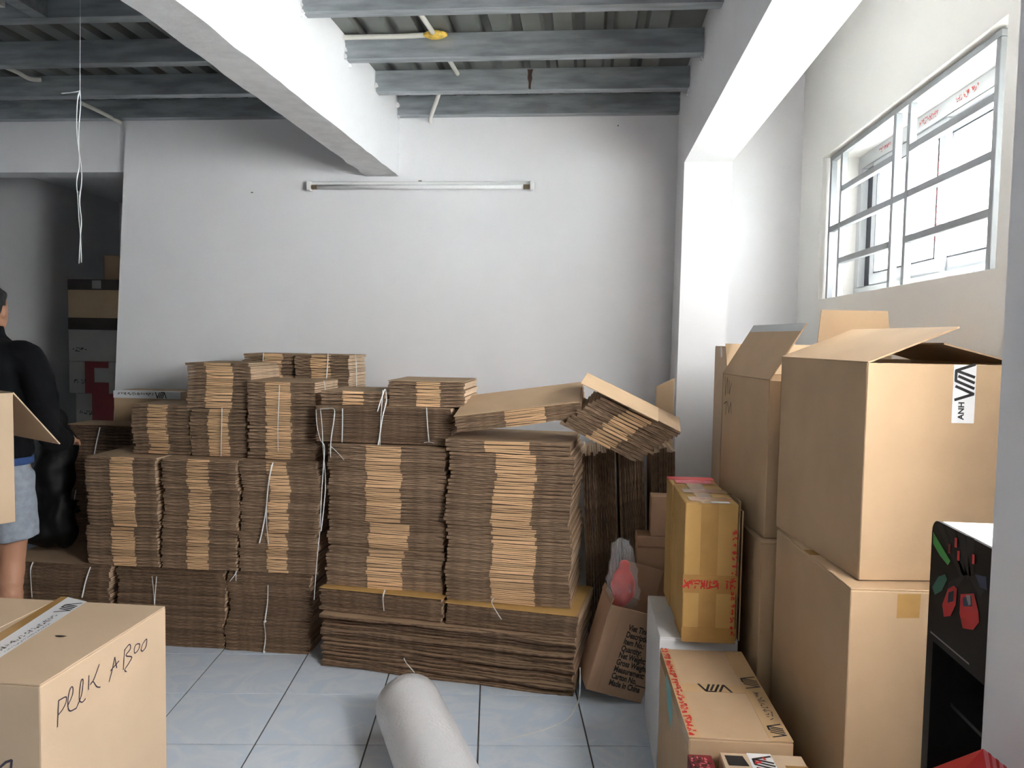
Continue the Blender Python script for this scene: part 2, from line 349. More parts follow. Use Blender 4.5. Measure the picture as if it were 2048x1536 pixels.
# ceiling: profiled steel deck with joists
b = MB(); x = -5.5; prof = []
while x < tl-0.14:
    prof += [(x, ZC), (x+0.075, ZC), (x+0.087, ZC+0.032), (x+0.118, ZC+0.032)]; x += 0.13
for y0, y1 in ((-3.4, 4.26),):
    n0 = len(b.v); k = len(prof)
    for yy in (y0, y1): b.v += [(px, yy, pz) for px, pz in prof]
    for i in range(k-1): b.f.append((n0+i, n0+i+1, n0+k+i+1, n0+k+i)); b.mi.append(0)
b.box(-5.6, -3.45, ZC+0.04, tl, 4.7, ZC+0.08, 0)
ceiling = structure(b.build('ceiling', M['deck']), 'dark profiled steel deck above the joists')
b = MB(); b.box(tr-.1, -3.4, 2.98, 1.5, 4.5, 3.06); structure(b.build('ceiling_window_bay', M['wall']), 'white soffit above the window bay')
JR = [4.25, 3.855, 3.405, 2.923, 2.44, 1.95, 1.46, 0.97, 0.48, -0.01, -0.5, -1.0, -1.5, -2.0, -2.5, -3.0]
for yr in JR:
    t = (yr-2.0)/2.2
    for xa, xb in ((-5.19, -1.258+0.02*t), (-1.10+0.051*t, tl-0.002)):
        b = MB(); b.box(xa, yr-0.06, 2.66, xb, yr-0.057, ZC-0.002); b.box(xa, yr-0.057, 2.66, xb, yr-0.001, 2.663); b.box(xa, yr-0.057, ZC-0.005, xb, yr-0.001, ZC-0.002); b.box(xa, yr-0.004, 2.663, xb, yr-0.001, ZC-0.005)
        j = b.build('joist', M['steel'], ceiling)
rx = onY(1060, 160, 3.794).x
polys_mesh('rust_streak', ceiling, [[(rx-.013, 2.755), (rx-.010, 2.735), (rx-.012, 2.715), (rx-.006, 2.695), (rx-.007, 2.665), (rx+.004, 2.661), (rx+.005, 2.69), (rx+.011, 2.712), (rx+.008, 2.732), (rx+.014, 2.755)]], (0, 3.795, 0), (1,0,0), (0,0,1), M['rust'], .0008)
# crumbling plaster lumps where the joists enter the beams
for yr in JR[:4]:
    for xx, sg in ((-1.10+0.051*(yr-2)/2.2, 1), (tl, -1)):
        b = MB()
        for k in range(7):
            a = random.uniform(0, 1); cx, cy, cz = xx, yr-0.075+a*0.09, 2.655+random.uniform(-0.012, 0.10); s = random.uniform(.006, .014)
            b.hexa([(cx-s*.3,cy-s,cz-s),(cx+sg*s,cy-s*.6,cz-s*.7),(cx+sg*s,cy+s*.7,cz-s*.5),(cx-s*.3,cy+s,cz-s),(cx-s*.3,cy-s,cz+s),(cx+sg*s*.6,cy-s*.5,cz+s*.6),(cx+sg*s*.7,cy+s*.6,cz+s*.5),(cx-s*.3,cy+s,cz+s)])
        tag(b.build('plaster_crumbs', M['rough_plaster'], ceiling, fix=True), kind='stuff')
# cross purlin at the upper left
b = MB(); b.box(-2.14, 2.44, 2.66, -2.08, 2.86, 2.758); b.build('purlin', M['steel'], ceiling)
b = MB(); b.box(-2.62, 2.70, 2.70, -2.25, 2.86, 2.755); b.build('plaster_patch', M['rough_plaster'], ceiling)
# conduit pipes
def pipe(pts, label, r=0.0105, nm='conduit_pipe'):
    b = MB(); b.tube(bez(pts, 6), r, 10); return tag(b.build(nm, M['pvc'], None, smooth=True), label, 'pipe', 'conduit pipes under the ceiling')
P1 = [onZ(676, 82, 2.748), onZ(740, 84, 2.748), onZ(800, 77, 2.748), onZ(866, 68, 2.748)]
pipe([(p.x, min(p.y, 3.335), 2.745) for p in P1], 'white conduit running from middle beam to the yellow foam')
jx = P1[-1].x
pipe([(jx+.004, 3.30, 2.745), (jx-0.012, 3.10, 2.748), (jx-0.03, 2.925, 2.748)], 'white conduit rising from the yellow foam behind the nearest joist')
pipe([(-0.672, 3.41, 2.735), (-0.66, 3.60, 2.735), (-0.655, 3.79, 2.738)], 'short white conduit stub between second and third joist')
pipe([(-0.745, 3.87, 2.72), (-0.80, 4.02, 2.685), (-0.862, 4.175, 2.645), (-0.875, 4.235, 2.632)], 'white conduit slanting down to the back wall top')
b = MB(); c0 = Vector((jx+0.01, 3.325, 2.745)); rr = []
for i in range(7):
    t = i/6; rad = 0.032*math.sin(math.pi*(0.12+0.76*t)); rr.append([(c0.x-0.05+0.1*t, c0.y+rad*math.cos(2*math.pi*k/10)*.8*(1+.2*random.random()), min(2.758, c0.z+rad*.6*math.sin(2*math.pi*k/10))) for k in range(10)])
b.rings(rr); tag(b.build('foam_lump', M['foam'], smooth=True), 'yellow expanding foam lump at the conduit joint', 'foam')
pipe([(p.x, p.y, 2.705) for p in (onZ(-40, 113, 2.705), onZ(30, 111, 2.705), onZ(110, 119, 2.705), onZ(190, 124, 2.705), onZ(300, 125, 2.705), onZ(408, 117, 2.705))], 'long sagging white conduit across the dark left ceiling')
pipe([onZ(-20, 122, 2.735), onZ(30, 142, 2.735), onZ(58, 157, 2.735), onZ(82, 160, 2.735)], 'bent white conduit stub at the far left')
pipe([onZ(160, 205, 2.70), onZ(205, 226, 2.675), onZ(243, 246, 2.645)], 'white conduit slanting to the passage corner')

# window in view: sliding window and security bars
win = bpy.data.objects.new('window_1', None); COL.objects.link(win); structure(win, 'barred sliding window high on the right wall')
ya, yb2, za, zb = W1
b = MB(); XW = 1.255
for (y0, y1, z0, z1) in ((ya, yb2, za, za+0.055), (ya, yb2, zb-0.06, zb), (ya, ya+0.05, za+.055, zb-.06), (yb2-0.05, yb2, za+.055, zb-.06)): b.box(XW, y0, z0, XW+0.07, y1, z1)
b.build('window_frame', M['upvc'], win, bevel=0.003)
b = MB(); b.box(XW+0.03, 3.70, za+.055, XW+0.05, yb2-0.05, zb-.06); b.build('fly_screen_edge', M['gasket'], win)
for y0, y1, xo in ((2.98, 3.70, 0.006), (2.287, 3.05, 0.030)):
    f = MB(); z0, z1 = za+0.056, zb-0.062; s = 0.052
    for q in ((y0, y1, z0, z0+s), (y0, y1, z1-s, z1), (y0, y0+s, z0+s, z1-s), (y1-s, y1, z0+s, z1-s)): f.box(XW+xo, q[0], q[2], XW+xo+0.022, q[1], q[3])
    fr = f.build('sash', M['upvc'], win, bevel=0.002)
    g = MB(); g.box(XW+xo+0.009, y0+s, z0+s, XW+xo+0.013, y1-s, z1-s); g.build('pane', M['pane'], fr)
    g = MB(); gk = 0.006
    for q in ((y0+s, y1-s, z0+s, z0+s+gk), (y0+s, y1-s, z1-s-gk, z1-s), (y0+s, y0+s+gk, z0+s, z1-s), (y1-s-gk, y1-s, z0+s, z1-s)): g.box(XW+xo-0.001, q[0], q[2], XW+xo+0.009, q[1], q[3])
    g.build('gasket', M['gasket'], fr)
# red and blue print on the frame's protective film
for k, (yy, zz, ln, hh, mt, sd) in enumerate(((3.62, zb-0.042, 0.12, 0.020, 'red_ink', 1), (3.20, zb-0.040, 0.16, 0.022, 'red_ink', 2), (2.90, zb-0.040, 0.16, 0.022, 'red_ink', 3), (2.62, zb-0.042, 0.22, 0.026, 'red_ink', 4), (2.95, za+0.012, 0.16, 0.020, 'red_ink', 5), (2.72, za+0.012, 0.14, 0.024, 'blue_ink', 6), (2.45, za+0.010, 0.07, 0.032, 'red_ink', 7), (3.40, za+0.012, 0.12, 0.018, 'blue_ink', 8))):
    strokes_mesh('film_print', win, scribble_text(ln, hh, sd, marks=3), (XW-0.0005, yy, zz), (0,-1,0), (0,0,1), 0.0035, M[mt], 0.0008)
for k, (y0, xo) in enumerate(((2.99, 0.006), (2.292, 0.030))):
    strokes_mesh('film_print', win, scribble_text(0.34, 0.016, 20+k, step=1.4), (XW+xo-0.001, y0+0.035 if k else y0+0.03, za+0.16), (0,0,1), (0,1,0), 0.003, M['red_ink' if k == 0 else 'blue_ink'], 0.0008)
XG = 1.125; bar = 0.0125
def bar_box(name, y0, y1, z0, z1, dx=0.0):
    b = MB(); b.box(XG-0.0125+dx, y0, z0, XG+0.0125+dx, y1, z1); b.build(name, M['alu'], win, bevel=0.0015)
for yv in (3.825, 3.672, 3.062, 2.932, 2.328): bar_box('grille_bar', yv-bar, yv+bar, za+0.004, zb-0.028)
bar_box('grille_bar', 2.315, 3.84, zb-0.028, zb-0.006); 
for z_, segs in ((2.165, ((2.341, 2.919), (3.075, 3.659))), (2.005, ((2.341, 2.919), (2.945, 3.049), (3.075, 3.659), (3.685, 3.812))), (1.845, ((2.341, 2.919), (3.075, 3.659)))):
    for y0, y1 in segs: bar_box('grille_bar', y0, y1, z_-bar, z_+bar)
# window beside the camera (frame only, outside the picture)
win2 = bpy.data.objects.new('window_2', None); COL.objects.link(win2); structure(win2, 'window beside the viewer')
b = MB()
for (y0, y1, z0, z1) in ((W2[0], W2[1], W2[2], W2[2]+.05), (W2[0], W2[1], W2[3]-.05, W2[3]), (W2[0], W2[0]+.05, W2[2]+.05, W2[3]-.05), (W2[1]-.05, W2[1], W2[2]+.05, W2[3]-.05)): b.box(XW, y0, z0, XW+.06, y1, z1)
b.build('window_frame', M['upvc'], win2)
# outside: pale neighbouring wall and yard
b = MB(); b.box(5.2, -8, -0.2, 5.5, 14, 2.75); structure(b.build('neighbour_wall', M['outside_wall']), 'pale blue neighbouring building outside the window')
b = MB(); b.box(1.36, -12, -0.3, 30, 18, -0.2); b.box(-12, -14, -0.3, 1.36, -3.4, -0.2); structure(b.build('ground_outside', M['outside_ground']), 'pale yard outside')

# fluorescent tube on the back wall
lx0, lx1 = onY(616, 370, YB-0.03).x, onY(1068, 371, YB-0.03).x; lz = onY(840, 370, YB-0.03).z
L = thing('fluorescent_lamp', 'unlit white fluorescent tube lamp mounted on the back wall', 'lamp', (lx0, YB, lz))
ln = lx1-lx0
b = MB(); b.box(0, -0.026, -0.004, ln, -0.0005, 0.020); b.build('batten', M['white_plastic'], L, bevel=0.003)
b = MB(); b.tube([(0.055, -0.038, -0.012), (ln-0.055, -0.038, -0.012)], 0.0125, 14); b.build('tube', M['glass_tube'], L, smooth=True)
for xa, xb in ((0.025, 0.056), (ln-0.056, ln-0.020)):
    b = MB(); b.tube([(xa, -0.038, -0.012), (xb, -0.038, -0.012)], 0.0132, 14); b.build('end_cap', M['tube_end'], L, smooth=False)
for xa in (0.0, ln-0.02):
    b = MB(); b.box(xa, -0.054, -0.03, xa+0.02, -0.0005, 0.02); b.build('lamp_holder', M['white_plastic'], L, bevel=0.003)
b = MB(); b.box(ln*.5-.008, -.02, .019, ln*.5+.008, -.002, .027); b.build('mounting_clip', M['tube_end'], L)
# nails left in the back wall
for q in ((1236, 252), (506, 385)):
    p = onY(q[0], q[1], YB); b = MB(); b.tube([(p.x, YB, p.z), (p.x, YB-0.018, p.z-0.003)], 0.0022, 6); b.tube([(p.x, YB-0.018, p.z-.003), (p.x, YB-0.019, p.z-.003)], 0.004, 8)
    tag(b.build('nail', M['tube_end']), 'small nail in back wall %s' % ('near its upper right' if q[0] > 900 else 'left of the tube lamp'), 'nail', 'nails in the back wall')

# ------------------------------------------------------------------ bundles of flattened cartons
SHEET_CACHE = {}
def sheet_mesh(wd, dp, t, style, mid, seed):
    """one flattened carton seen on its end: two plies; the middle of the front is the folded board, the sides are cut flaps"""
    key = (round(wd, 3), round(dp, 3), round(t, 4), style, mid, seed)
    if key in SHEET_CACHE: return SHEET_CACHE[key]
    rnd = random.Random(seed*77+int(wd*1000)); b = MB()
    xs = [0.0, 0.11, 0.22]
    a, c = mid if mid else (0.34, 0.64)
    xs = [0, a*.33, a*.66, a, a+(c-a)*.5, c, c+(1-c)*.33, c+(1-c)*.66, 1]
    rag = {'mid': 0.003, 'dark': 0.0025, 'ragged': 0.010}[style]
    for ply in range(2):
        z0 = ply*t*0.42; z1 = z0+t*0.385
        fr, ba = [], []
        for i, u in enumerate(xs):
            x = (u-0.5)*wd; e = rnd.uniform(-rag, rag); sag = rnd.uniform(-.12, .12)*t
            fr.append((x, e, z0+sag, z1+sag)); ba.append((x, dp+rnd.uniform(-.004, .004), z0, z1))
        for i in range(len(xs)-1):
            A, B, Cc, D = fr[i], fr[i+1], ba[i+1], ba[i]; md = (3 <= i < 5) and style == 'mid'
            off = -0.0035 if md else 0.0
            p = [(A[0], A[1]+off, A[2]), (B[0], B[1]+off, B[2]), (Cc[0], Cc[1], Cc[2]), (D[0], D[1], D[2]),
                 (A[0], A[1]+off, A[3]), (B[0], B[1]+off, B[3]), (Cc[0], Cc[1], Cc[3]), (D[0], D[1], D[3])]
            n = len(b.v); b.v += p
            fm = 1 if md else 2
            fs = [((3,2,1,0), 0), ((4,5,6,7), 0), ((0,1,5,4), fm), ((2,3,7,6), fm)]
            if i == 0 or (off and i == 3): fs.append(((3,0,4,7), 3))
            if i == len(xs)-2 or (off and i == 4): fs.append(((1,2,6,5), 3))
            for f, mi in fs: b.f.append(tuple(n+k for k in f)); b.mi.append(mi)
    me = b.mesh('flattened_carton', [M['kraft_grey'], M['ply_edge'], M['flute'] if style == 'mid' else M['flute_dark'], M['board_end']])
    SHEET_CACHE[key] = me; return me
def string_part(root, pts, r=0.0026, knot=None, nm='string'):
    inv = root.matrix_basis.inverted(); b = MB()
    q = [inv @ Vector(p) for p in bez(pts, 5)]
    b.tube(q, r, 6, flat=0.55)
    if knot:
        for kp in knot:
            k = inv @ Vector(kp)
            b.tube([k+Vector((-.006, 0, -.002)), k, k+Vector((.006, -.002, .003))], [.003, .0065, .003], 6)
    return b.build(nm, M['string'], root)
def bundle(label, x0, x1, yf, dp, z0, z1, style='mid', mid=None, t=0.0155, rotz=0.0, drift=0.0055, jit=0.0045, seed=0, shear=(0, 0), rot=None, strings=(), group='bundles of flattened cartons by the back wall', top=None, cat='cardboard bundle', name='cardboard_bundle', bend=0.0):
    rnd = random.Random(seed*13+5)
    wd = x1-x0; root = thing(name, label, cat, ((x0+x1)/2, yf, z0), rotz, group, rot=rot)
    n = max(2, round((z1-z0)/t)); t = (z1-z0)/n; dx = dy = 0.0
    for i in range(n):
        dx = dx*.86+rnd.uniform(-drift, drift); dy = dy*.8+rnd.uniform(-drift, drift)*.6
        me = sheet_mesh(wd, dp, t, style, mid, rnd.randrange(4))
        o = link('flattened_carton', me, root)
        o.location = (dx+rnd.uniform(-jit, jit)+shear[0]*i+bend*math.sin(i*.5), dy+rnd.uniform(-jit, jit)*.5+shear[1]*i+0.004, i*t)
        o.rotation_euler = (0, 0, rnd.uniform(-.006, .006))
        if style == 'ragged': o.location.y -= (.016 if i % 4 == 2 else 0)
        if style == 'ragged': o.rotation_euler = (rnd.uniform(-.004, .004), rnd.uniform(-.004, .004), rnd.uniform(-.03, .03))
    if top:
        b = MB(); b.box(-wd/2, -0.004, 0, wd/2, dp, 0.004); o = b.build('top_sheet', M[top], root, bevel=0.001); o.location = (0, 0, n*t+0.0002)
    for s in strings:
        pts = [onY(px, py, yf+s[1]) for px, py in s[0]]
        string_part(root, pts, s[2] if len(s) > 2 else 0.0026, [onY(px, py, yf+s[1]) for px, py in s[3]] if len(s) > 3 else None)
    return root
Y0 = 3.41
# low tier on the floor at the left
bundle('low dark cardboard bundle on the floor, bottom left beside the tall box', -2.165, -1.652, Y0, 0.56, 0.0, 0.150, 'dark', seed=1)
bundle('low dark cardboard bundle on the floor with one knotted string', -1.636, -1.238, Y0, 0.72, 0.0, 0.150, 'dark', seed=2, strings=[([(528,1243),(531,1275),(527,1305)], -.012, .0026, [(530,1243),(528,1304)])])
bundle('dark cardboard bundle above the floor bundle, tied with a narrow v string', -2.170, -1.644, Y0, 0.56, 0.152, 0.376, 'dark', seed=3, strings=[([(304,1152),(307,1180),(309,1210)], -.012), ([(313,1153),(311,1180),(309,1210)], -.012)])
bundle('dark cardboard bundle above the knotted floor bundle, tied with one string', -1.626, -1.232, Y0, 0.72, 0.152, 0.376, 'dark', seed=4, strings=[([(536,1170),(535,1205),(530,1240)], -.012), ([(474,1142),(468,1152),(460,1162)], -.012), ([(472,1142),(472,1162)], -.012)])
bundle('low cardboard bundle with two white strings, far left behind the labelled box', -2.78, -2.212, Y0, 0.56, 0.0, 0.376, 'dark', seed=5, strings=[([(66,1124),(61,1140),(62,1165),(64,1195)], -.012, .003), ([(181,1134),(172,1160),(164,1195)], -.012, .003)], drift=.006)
# three striped columns, two tiers
cols = ((-2.312, -1.957, (.36,.68), 'left'), (-1.950, -1.582, (.34,.63), 'middle'), (-1.573, -1.198, (.36,.62), 'right'))
for i, (xa, xb, md, w_) in enumerate(cols):
    bundle('short striped cardboard bundle under the %s of the three tall striped bundles' % w_, xa, xb-.008, 3.40, 0.36, 0.378, 0.563, 'mid', md, seed=10+i, drift=.004)
    st = [([(546,925),(538,960),(533,1010),(527,1050),(519,1086)], -.014, .0026), ([(543,930),(535,985),(533,1040),(537,1088)], -.014, .0026)] if i == 2 else []
    bundle('tall striped cardboard bundle, %s of three in the left row' % w_, xa+.004, xb-.006, 3.40, 0.36, 0.565, 0.893, 'mid', md, seed=20+i, drift=.006, strings=st)
# upper left
bundle('striped cardboard bundle sitting highest at the left end of the row', -2.150, -1.868, 3.50, 0.26, 0.895, 1.130, 'mid', (.28,.62), seed=31, drift=.007)
bundle('narrow cardboard bundle tied with one upright white string', -1.850, -1.580, 3.49, 0.30, 0.895, 1.118, 'mid', (.33,.70), seed=32, drift=.003, strings=[([(444,815),(443,860),(442,913)], -.012, .003)])
bundle('striped cardboard bundle stacked on the narrow tied one', -1.876, -1.568, 3.50, 0.34, 1.120, 1.334, 'mid', (.30,.72), seed=33, drift=.005, strings=[])
u4 = bundle('upright striped bundle with a long white string in the left row', -1.560, -1.238, 3.46, 0.33, 0.895, 1.250, 'mid', (.27,.64), seed=34, drift=.006, top='kraft_grey', strings=[([(559,770),(558,800),(556,850),(556,902)], -.012, .0025)])
string_part(u4, [(-1.231, 3.56, 1.256), (-1.226, 3.565, 1.20), (-1.224, 3.57, 1.05)])
# rear row against the wall
bundle('cardboard bundle at the back wall, left of the two tallest', -1.765, -1.506, 3.86, 0.24, 0.378, 1.374, 'mid', (.42,.80), seed=41, t=.018, strings=[([(527,706),(526,722)], -.012, .003)])
b2 = bundle('cardboard bundle at the back wall, right of the two tallest, with two strings', -1.486, -1.205, 3.84, 0.30, 0.378, 1.374, 'mid', (.30,.66), seed=42, t=.018, strings=[([(656,707),(655,730),(653,757)], -.012, .0035)])
string_part(b2, [(-1.198, 3.95, 1.374), (-1.195, 3.955, 1.30), (-1.195, 3.96, 1.15)], .003)
# far left behind
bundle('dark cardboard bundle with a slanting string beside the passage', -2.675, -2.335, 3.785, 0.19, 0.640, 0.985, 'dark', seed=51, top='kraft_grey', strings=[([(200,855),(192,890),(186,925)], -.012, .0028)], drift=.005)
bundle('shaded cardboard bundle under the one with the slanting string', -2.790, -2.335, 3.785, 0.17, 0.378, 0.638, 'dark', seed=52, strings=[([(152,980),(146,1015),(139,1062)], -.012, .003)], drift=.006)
# middle group: sagging stack on the floor, two wide striped columns on it
RZ = -R(8.4); ca, sa = math.cos(RZ), math.sin(RZ)
def along(d, back=0.0): return (-1.157+d*ca-back*sa, 3.307+d*sa+back*ca)
mx, my = along(0.585)
low = bundle('sagging ragged cardboard stack on the floor in the middle', mx-0.570, mx+0.560, my, 0.41, 0.0, 0.250, 'ragged', seed=61, rotz=RZ, drift=.010, jit=.006, t=.0165, group='sagging stacks in the middle',
    strings=[([(808,1316),(812,1325),(829,1345)], -.035, .003), ([(1115,1354),(1123,1372),(1134,1391)], -.055, .003)])
ux, uy = along(0.288)
bundle('yellowish cardboard bundle on the sagging stack, left half', ux-0.285, ux+0.285, uy, 0.46, 0.252, 0.352, 'dark', seed=62, rotz=RZ+.01, drift=.008, top='kraft_yellow', group='sagging stacks in the middle', strings=[([(770,1180),(766,1195),(768,1222)], -.02, .0032)])
ux, uy = along(0.865)
bundle('yellowish cardboard bundle on the sagging stack, right half', ux-0.283, ux+0.283, uy, 0.40, 0.252, 0.340, 'dark', seed=63, rotz=RZ-.01, drift=.008, top='kraft_yellow', group='sagging stacks in the middle', strings=[([(988,1196),(984,1207),(1003,1239)], -.04, .0032)])
for nm, dd, z0, tiers, md, w_ in (('A', 0.282, 0.358, ((.358,.535,(.36,.66)), (.537,.652,(.36,.70)), (.654,.992,(.33,.63))), None, 'left'), ('B', 0.838, 0.347, ((.347,.670,(.37,.72)), (.672,.985,(.38,.70)), (.987,1.040,(.32,.68))), None, 'right')):
    for k, (a, c, mdd) in enumerate(tiers):
        cx, cy = along(dd, 0.045); wd = .267
        if nm == 'B' and k == 2: cx -= .004
        bundle('wide striped cardboard bundle, %s of the %s middle column' % (('bottom', 'second', 'topmost')[k], w_), cx-wd, cx+wd, cy+(0.01 if k else 0), 0.44, a, c, 'mid', mdd, seed=70+k+(10 if nm == 'B' else 0), rotz=RZ*.6, drift=.006 if c-a > .1 else .003, t=.0165, group='wide striped bundles of the middle columns')
T1 = bundle('dark cardboard bundle with hanging white strings on the left middle column', -1.198, -0.588, 3.36, 0.40, 0.996, 1.158, 'dark', seed=91, drift=.002, t=.011, rotz=-.02, strings=[
    ([(632,818),(634,850),(641,880),(649,893),(647,930),(643,990),(640,1055)], -.03), ([(641,820),(644,850),(646,893),(651,960),(648,1010),(642,1062)], -.03), ([(640,818),(652,817),(668,818),(668,838),(662,880),(661,915)], -.03), ([(662,893),(675,905),(688,920)], -.03),
    ([(685,817),(685,850),(684,885)], -.022, .0035), ([(853,815),(855,850),(858,884)], -.022, .0035), ([(848,885),(858,884),(868,886)], -.022, .003), ([(640,1060),(634,1120),(628,1200)], -.02, .002)])
bundle('thin striped cardboard bundle on top of the dark tied bundle', -1.190, -0.893, 3.40, 0.34, 1.160, 1.224, 'mid', (.34,.66), seed=92, drift=.002, rotz=-.02, strings=[([(770,778),(762,800),(755,823)], -.05), ([(771,778),(773,800),(765,835),(758,880),(753,905)], -.05), ([(766,780),(762,830),(760,880),(760,940),(760,990)], -.05, .0024, [(760,989)])])
bundle('striped cardboard bundle with pale end, topmost of the middle', -0.885, -0.540, 3.41, 0.36, 1.160, 1.270, 'mid', (.37,.68), seed=93, drift=.002, rotz=-.01, top='kraft_grey')
# tilted cartons on top of the right middle column
tb_ = bundle('flattened cartons tilted up to the right on the right middle column', -0.31, 0.31, 0, 0.34, 0, 0.070, 'mid', (.40,.72), seed=95, drift=.004, t=.014, group='tilted loose cartons', top='kraft')
def place(o, loc, rot): o.location = loc; o.rotation_euler = rot
p0 = onY(912, 866, 3.26); p1 = onY(1164, 836, 3.26); ang = math.atan2(p1.z-p0.z, p1.x-p0.x); lenx = (p1-p0).length
place(tb_, ((p0.x+p1.x)/2, 3.26, (p0.z+p1.z)/2), (R(11), -ang, -R(3)))
for ch in tb_.children: ch.scale.x = lenx/0.62
tr_ = bundle('sheared pile of cartons sliding down to the right by the column', -0.20, 0.20, 0, 0.28, 0, 0.195, 'mid', (.34,.66), seed=96, drift=.004, jit=.008, t=.0145, shear=(.0085, .003), group='tilted loose cartons', top='kraft')
p0 = onY(1120, 850, 3.22); p1 = onY(1272, 926, 3.22); ang = math.atan2(p1.z-p0.z, p1.x-p0.x); lenx = (p1-p0).length
place(tr_, ((p0.x+p1.x)/2, 3.22, (p0.z+p1.z)/2), (R(7), -ang, -R(2)))
for ch in tr_.children: ch.scale.x = lenx/0.40
# the bundles of cartons standing on edge in the dark corner
def standing(label, x, w_, hgt, yf, dp, tilt, seed):
    o = bundle(label, -hgt/2, hgt/2, 0, dp, 0, w_, 'dark', seed=seed, drift=.010, jit=.008, t=.012, group='cartons standing on edge in the corner')
    place(o, (x, yf, hgt/2+0.004+abs(math.sin(tilt))*0.05), (0, -R(90)-tilt, 0))
standing('dark cartons standing on edge next to the right middle column', 0.158, 0.150, 0.95, 3.58, 0.45, R(3), 101)
standing('dark cartons standing on edge leaning in the middle of the corner', 0.288, 0.115, 1.00, 3.58, 0.40, R(3), 102)
standing('dark cartons standing on edge against the column', 0.418, 0.105, 0.96, 3.58, 0.30, R(1.5), 103)

# ------------------------------------------------------------------ cartons
def hit(root, px, py, axis=1, val=0.0):
    """where a photo pixel's ray meets a face (local plane) of a thing"""
    inv = root.matrix_basis.inverted(); o = inv @ C_O; d = inv.to_3x3() @ ray(px, py)
    return o+d*((val-o[axis])/d[axis])
def closed_carton(name, label, w_, d_, h_, loc, rotz, mt='kraft', group=None, cat='carton', seam='x', tape='tape_brown', flaps=True, rot=None):
    root = thing(name, label, cat, loc, rotz, group, rot=rot); T = 0.004
    b = MB(); b.box(0, 0, 0, w_, d_, h_-(T if flaps else 0)); b.build('body', M[mt], root, bevel=0.004, seg=2)
    if flaps:
        g = 0.0012
        for k in range(2):
            b = MB()
            if seam == 'x': b.box(0.001, (0.001 if k == 0 else d_/2+g), h_-T, w_-0.001, (d_/2-g if k == 0 else d_-0.001), h_)
            else: b.box((0.001 if k == 0 else w_/2+g), 0.001, h_-T, (w_/2-g if k == 0 else w_-0.001), d_-0.001, h_)
            b.build('flap', M[mt], root, bevel=0.0012)
    if tape:
        b = MB(); e = 0.05; t = 0.0006
        if seam == 'x': b.box(-t, d_/2-.024, h_, w_+t, d_/2+.024, h_+t); b.box(-t, d_/2-.024, h_-e, 0, d_/2+.024, h_); b.box(w_, d_/2-.024, h_-e, w_+t, d_/2+.024, h_)
        else: b.box(w_/2-.024, -t, h_, w_/2+.024, d_+t, h_+t); b.box(w_/2-.024, -t, h_-e, w_/2+.024, 0, h_); b.box(w_/2-.024, d_, h_-e, w_/2+.024, d_+t, h_)
        b.build('tape', M[tape], root)
    return root
def open_carton(name, label, w_, d_, h_, loc, rotz, mt='kraft', cat='carton', group=None, rot=None, fl=None, inner=None):
    """hollow carton; fl: {side: (length, angle up from horizontal-outward in degrees, inset near, inset far)}"""
    root = thing(name, label, cat, loc, rotz, group, rot=rot); t = 0.005
    b = MB(); b.box(0, 0, 0, w_, t, h_); b.box(0, d_-t, 0, w_, d_, h_); b.box(0, t, 0, t, d_-t, h_); b.box(w_-t, t, 0, w_, d_-t, h_); b.box(t, t, 0, w_-t, d_-t, t)
    b.build('body', M[mt], root, bevel=0.0015)
    for side, (ln, an, i0, i1) in (fl or {}).items():
        a = R(an); o = {'left': Vector((-1, 0, 0)), 'right': Vector((1, 0, 0)), 'front': Vector((0, -1, 0)), 'back': Vector((0, 1, 0))}[side]
        hin = {'left': ((0, 0, h_), (0, d_, h_)), 'right': ((w_, 0, h_), (w_, d_, h_)), 'front': ((0, 0, h_), (w_, 0, h_)), 'back': ((0, d_, h_), (w_, d_, h_))}[side]
        A, B = Vector(hin[0]), Vector(hin[1]); up = o*math.cos(a)+Vector((0, 0, 1))*math.sin(a); nr = up.cross((B-A).normalized())*0.004
        mid_ = 0.5; bow = nr.normalized()*0.006
        d1 = (B-A).normalized()
        lift = Vector((0, 0, 0.001))
        P = [A+lift+d1*i0*.85, B+lift-d1*i1*.85, B+up*ln-d1*i1+lift, A+up*ln+d1*i0+lift]
        b = MB(); b.hexa([p-nr/2 for p in P]+[p+nr/2 for p in P]); b.build('flap', M[mt], root, fix=True)
    return root

# right side: two columns of big cartons along the window wall
nl = closed_carton('large_carton', 'tall plain kraft carton under the open carton with the white label', 0.44, 0.585, 0.892, (0.632, 1.885, 0), R(3.3), seam='y', tape=None)
b = MB(); q = [hit(nl, *p, 1, 0) for p in ((1795,1188),(1842,1188),(1838,1236),(1793,1236))]
polys_mesh('tape', nl, [[(v.x, v.z) for v in q][::-1]], (0,0,0), (1,0,0), (0,0,1), M['tape_brown'], .0008)
b = MB(); b.box(0.001, .285, .8925, .44, .335, .8931); b.build('tape', M['tape_brown'], nl)
nu = open_carton('open_carton', 'big open kraft carton with white label on its front, near the window', 0.405, 0.56, 0.530, (0.670, 1.944, 0.8945), R(7.0), fl={'left': (0.235, 158, .0, .0), 'right': (0.20, 166, .05, .02), 'back': (0.15, 84, .125, .07)})
q = [hit(nu, *p, 1, 0) for p in ((1906,726),(1952,727),(1948,847),(1904,846))]
lx = [(v.x, v.z) for v in q]; LB = (lx[0][0]+lx[3][0])/2; LW = (lx[1][0]+lx[2][0])/2-LB; zt = min(0.529, lx[0][1]); zb_ = lx[3][1]
lab = MB(); lab.box(LB, -0.0012, zb_, LB+LW, -0.0002, zt); lbo = lab.build('tape_label', M['tape_white'], nu)
vita(lbo, (LB+LW*.92, -0.0014, zb_+(zt-zb_)*.40), (0,0,1), (-1,0,0), LW*.82, .0004)
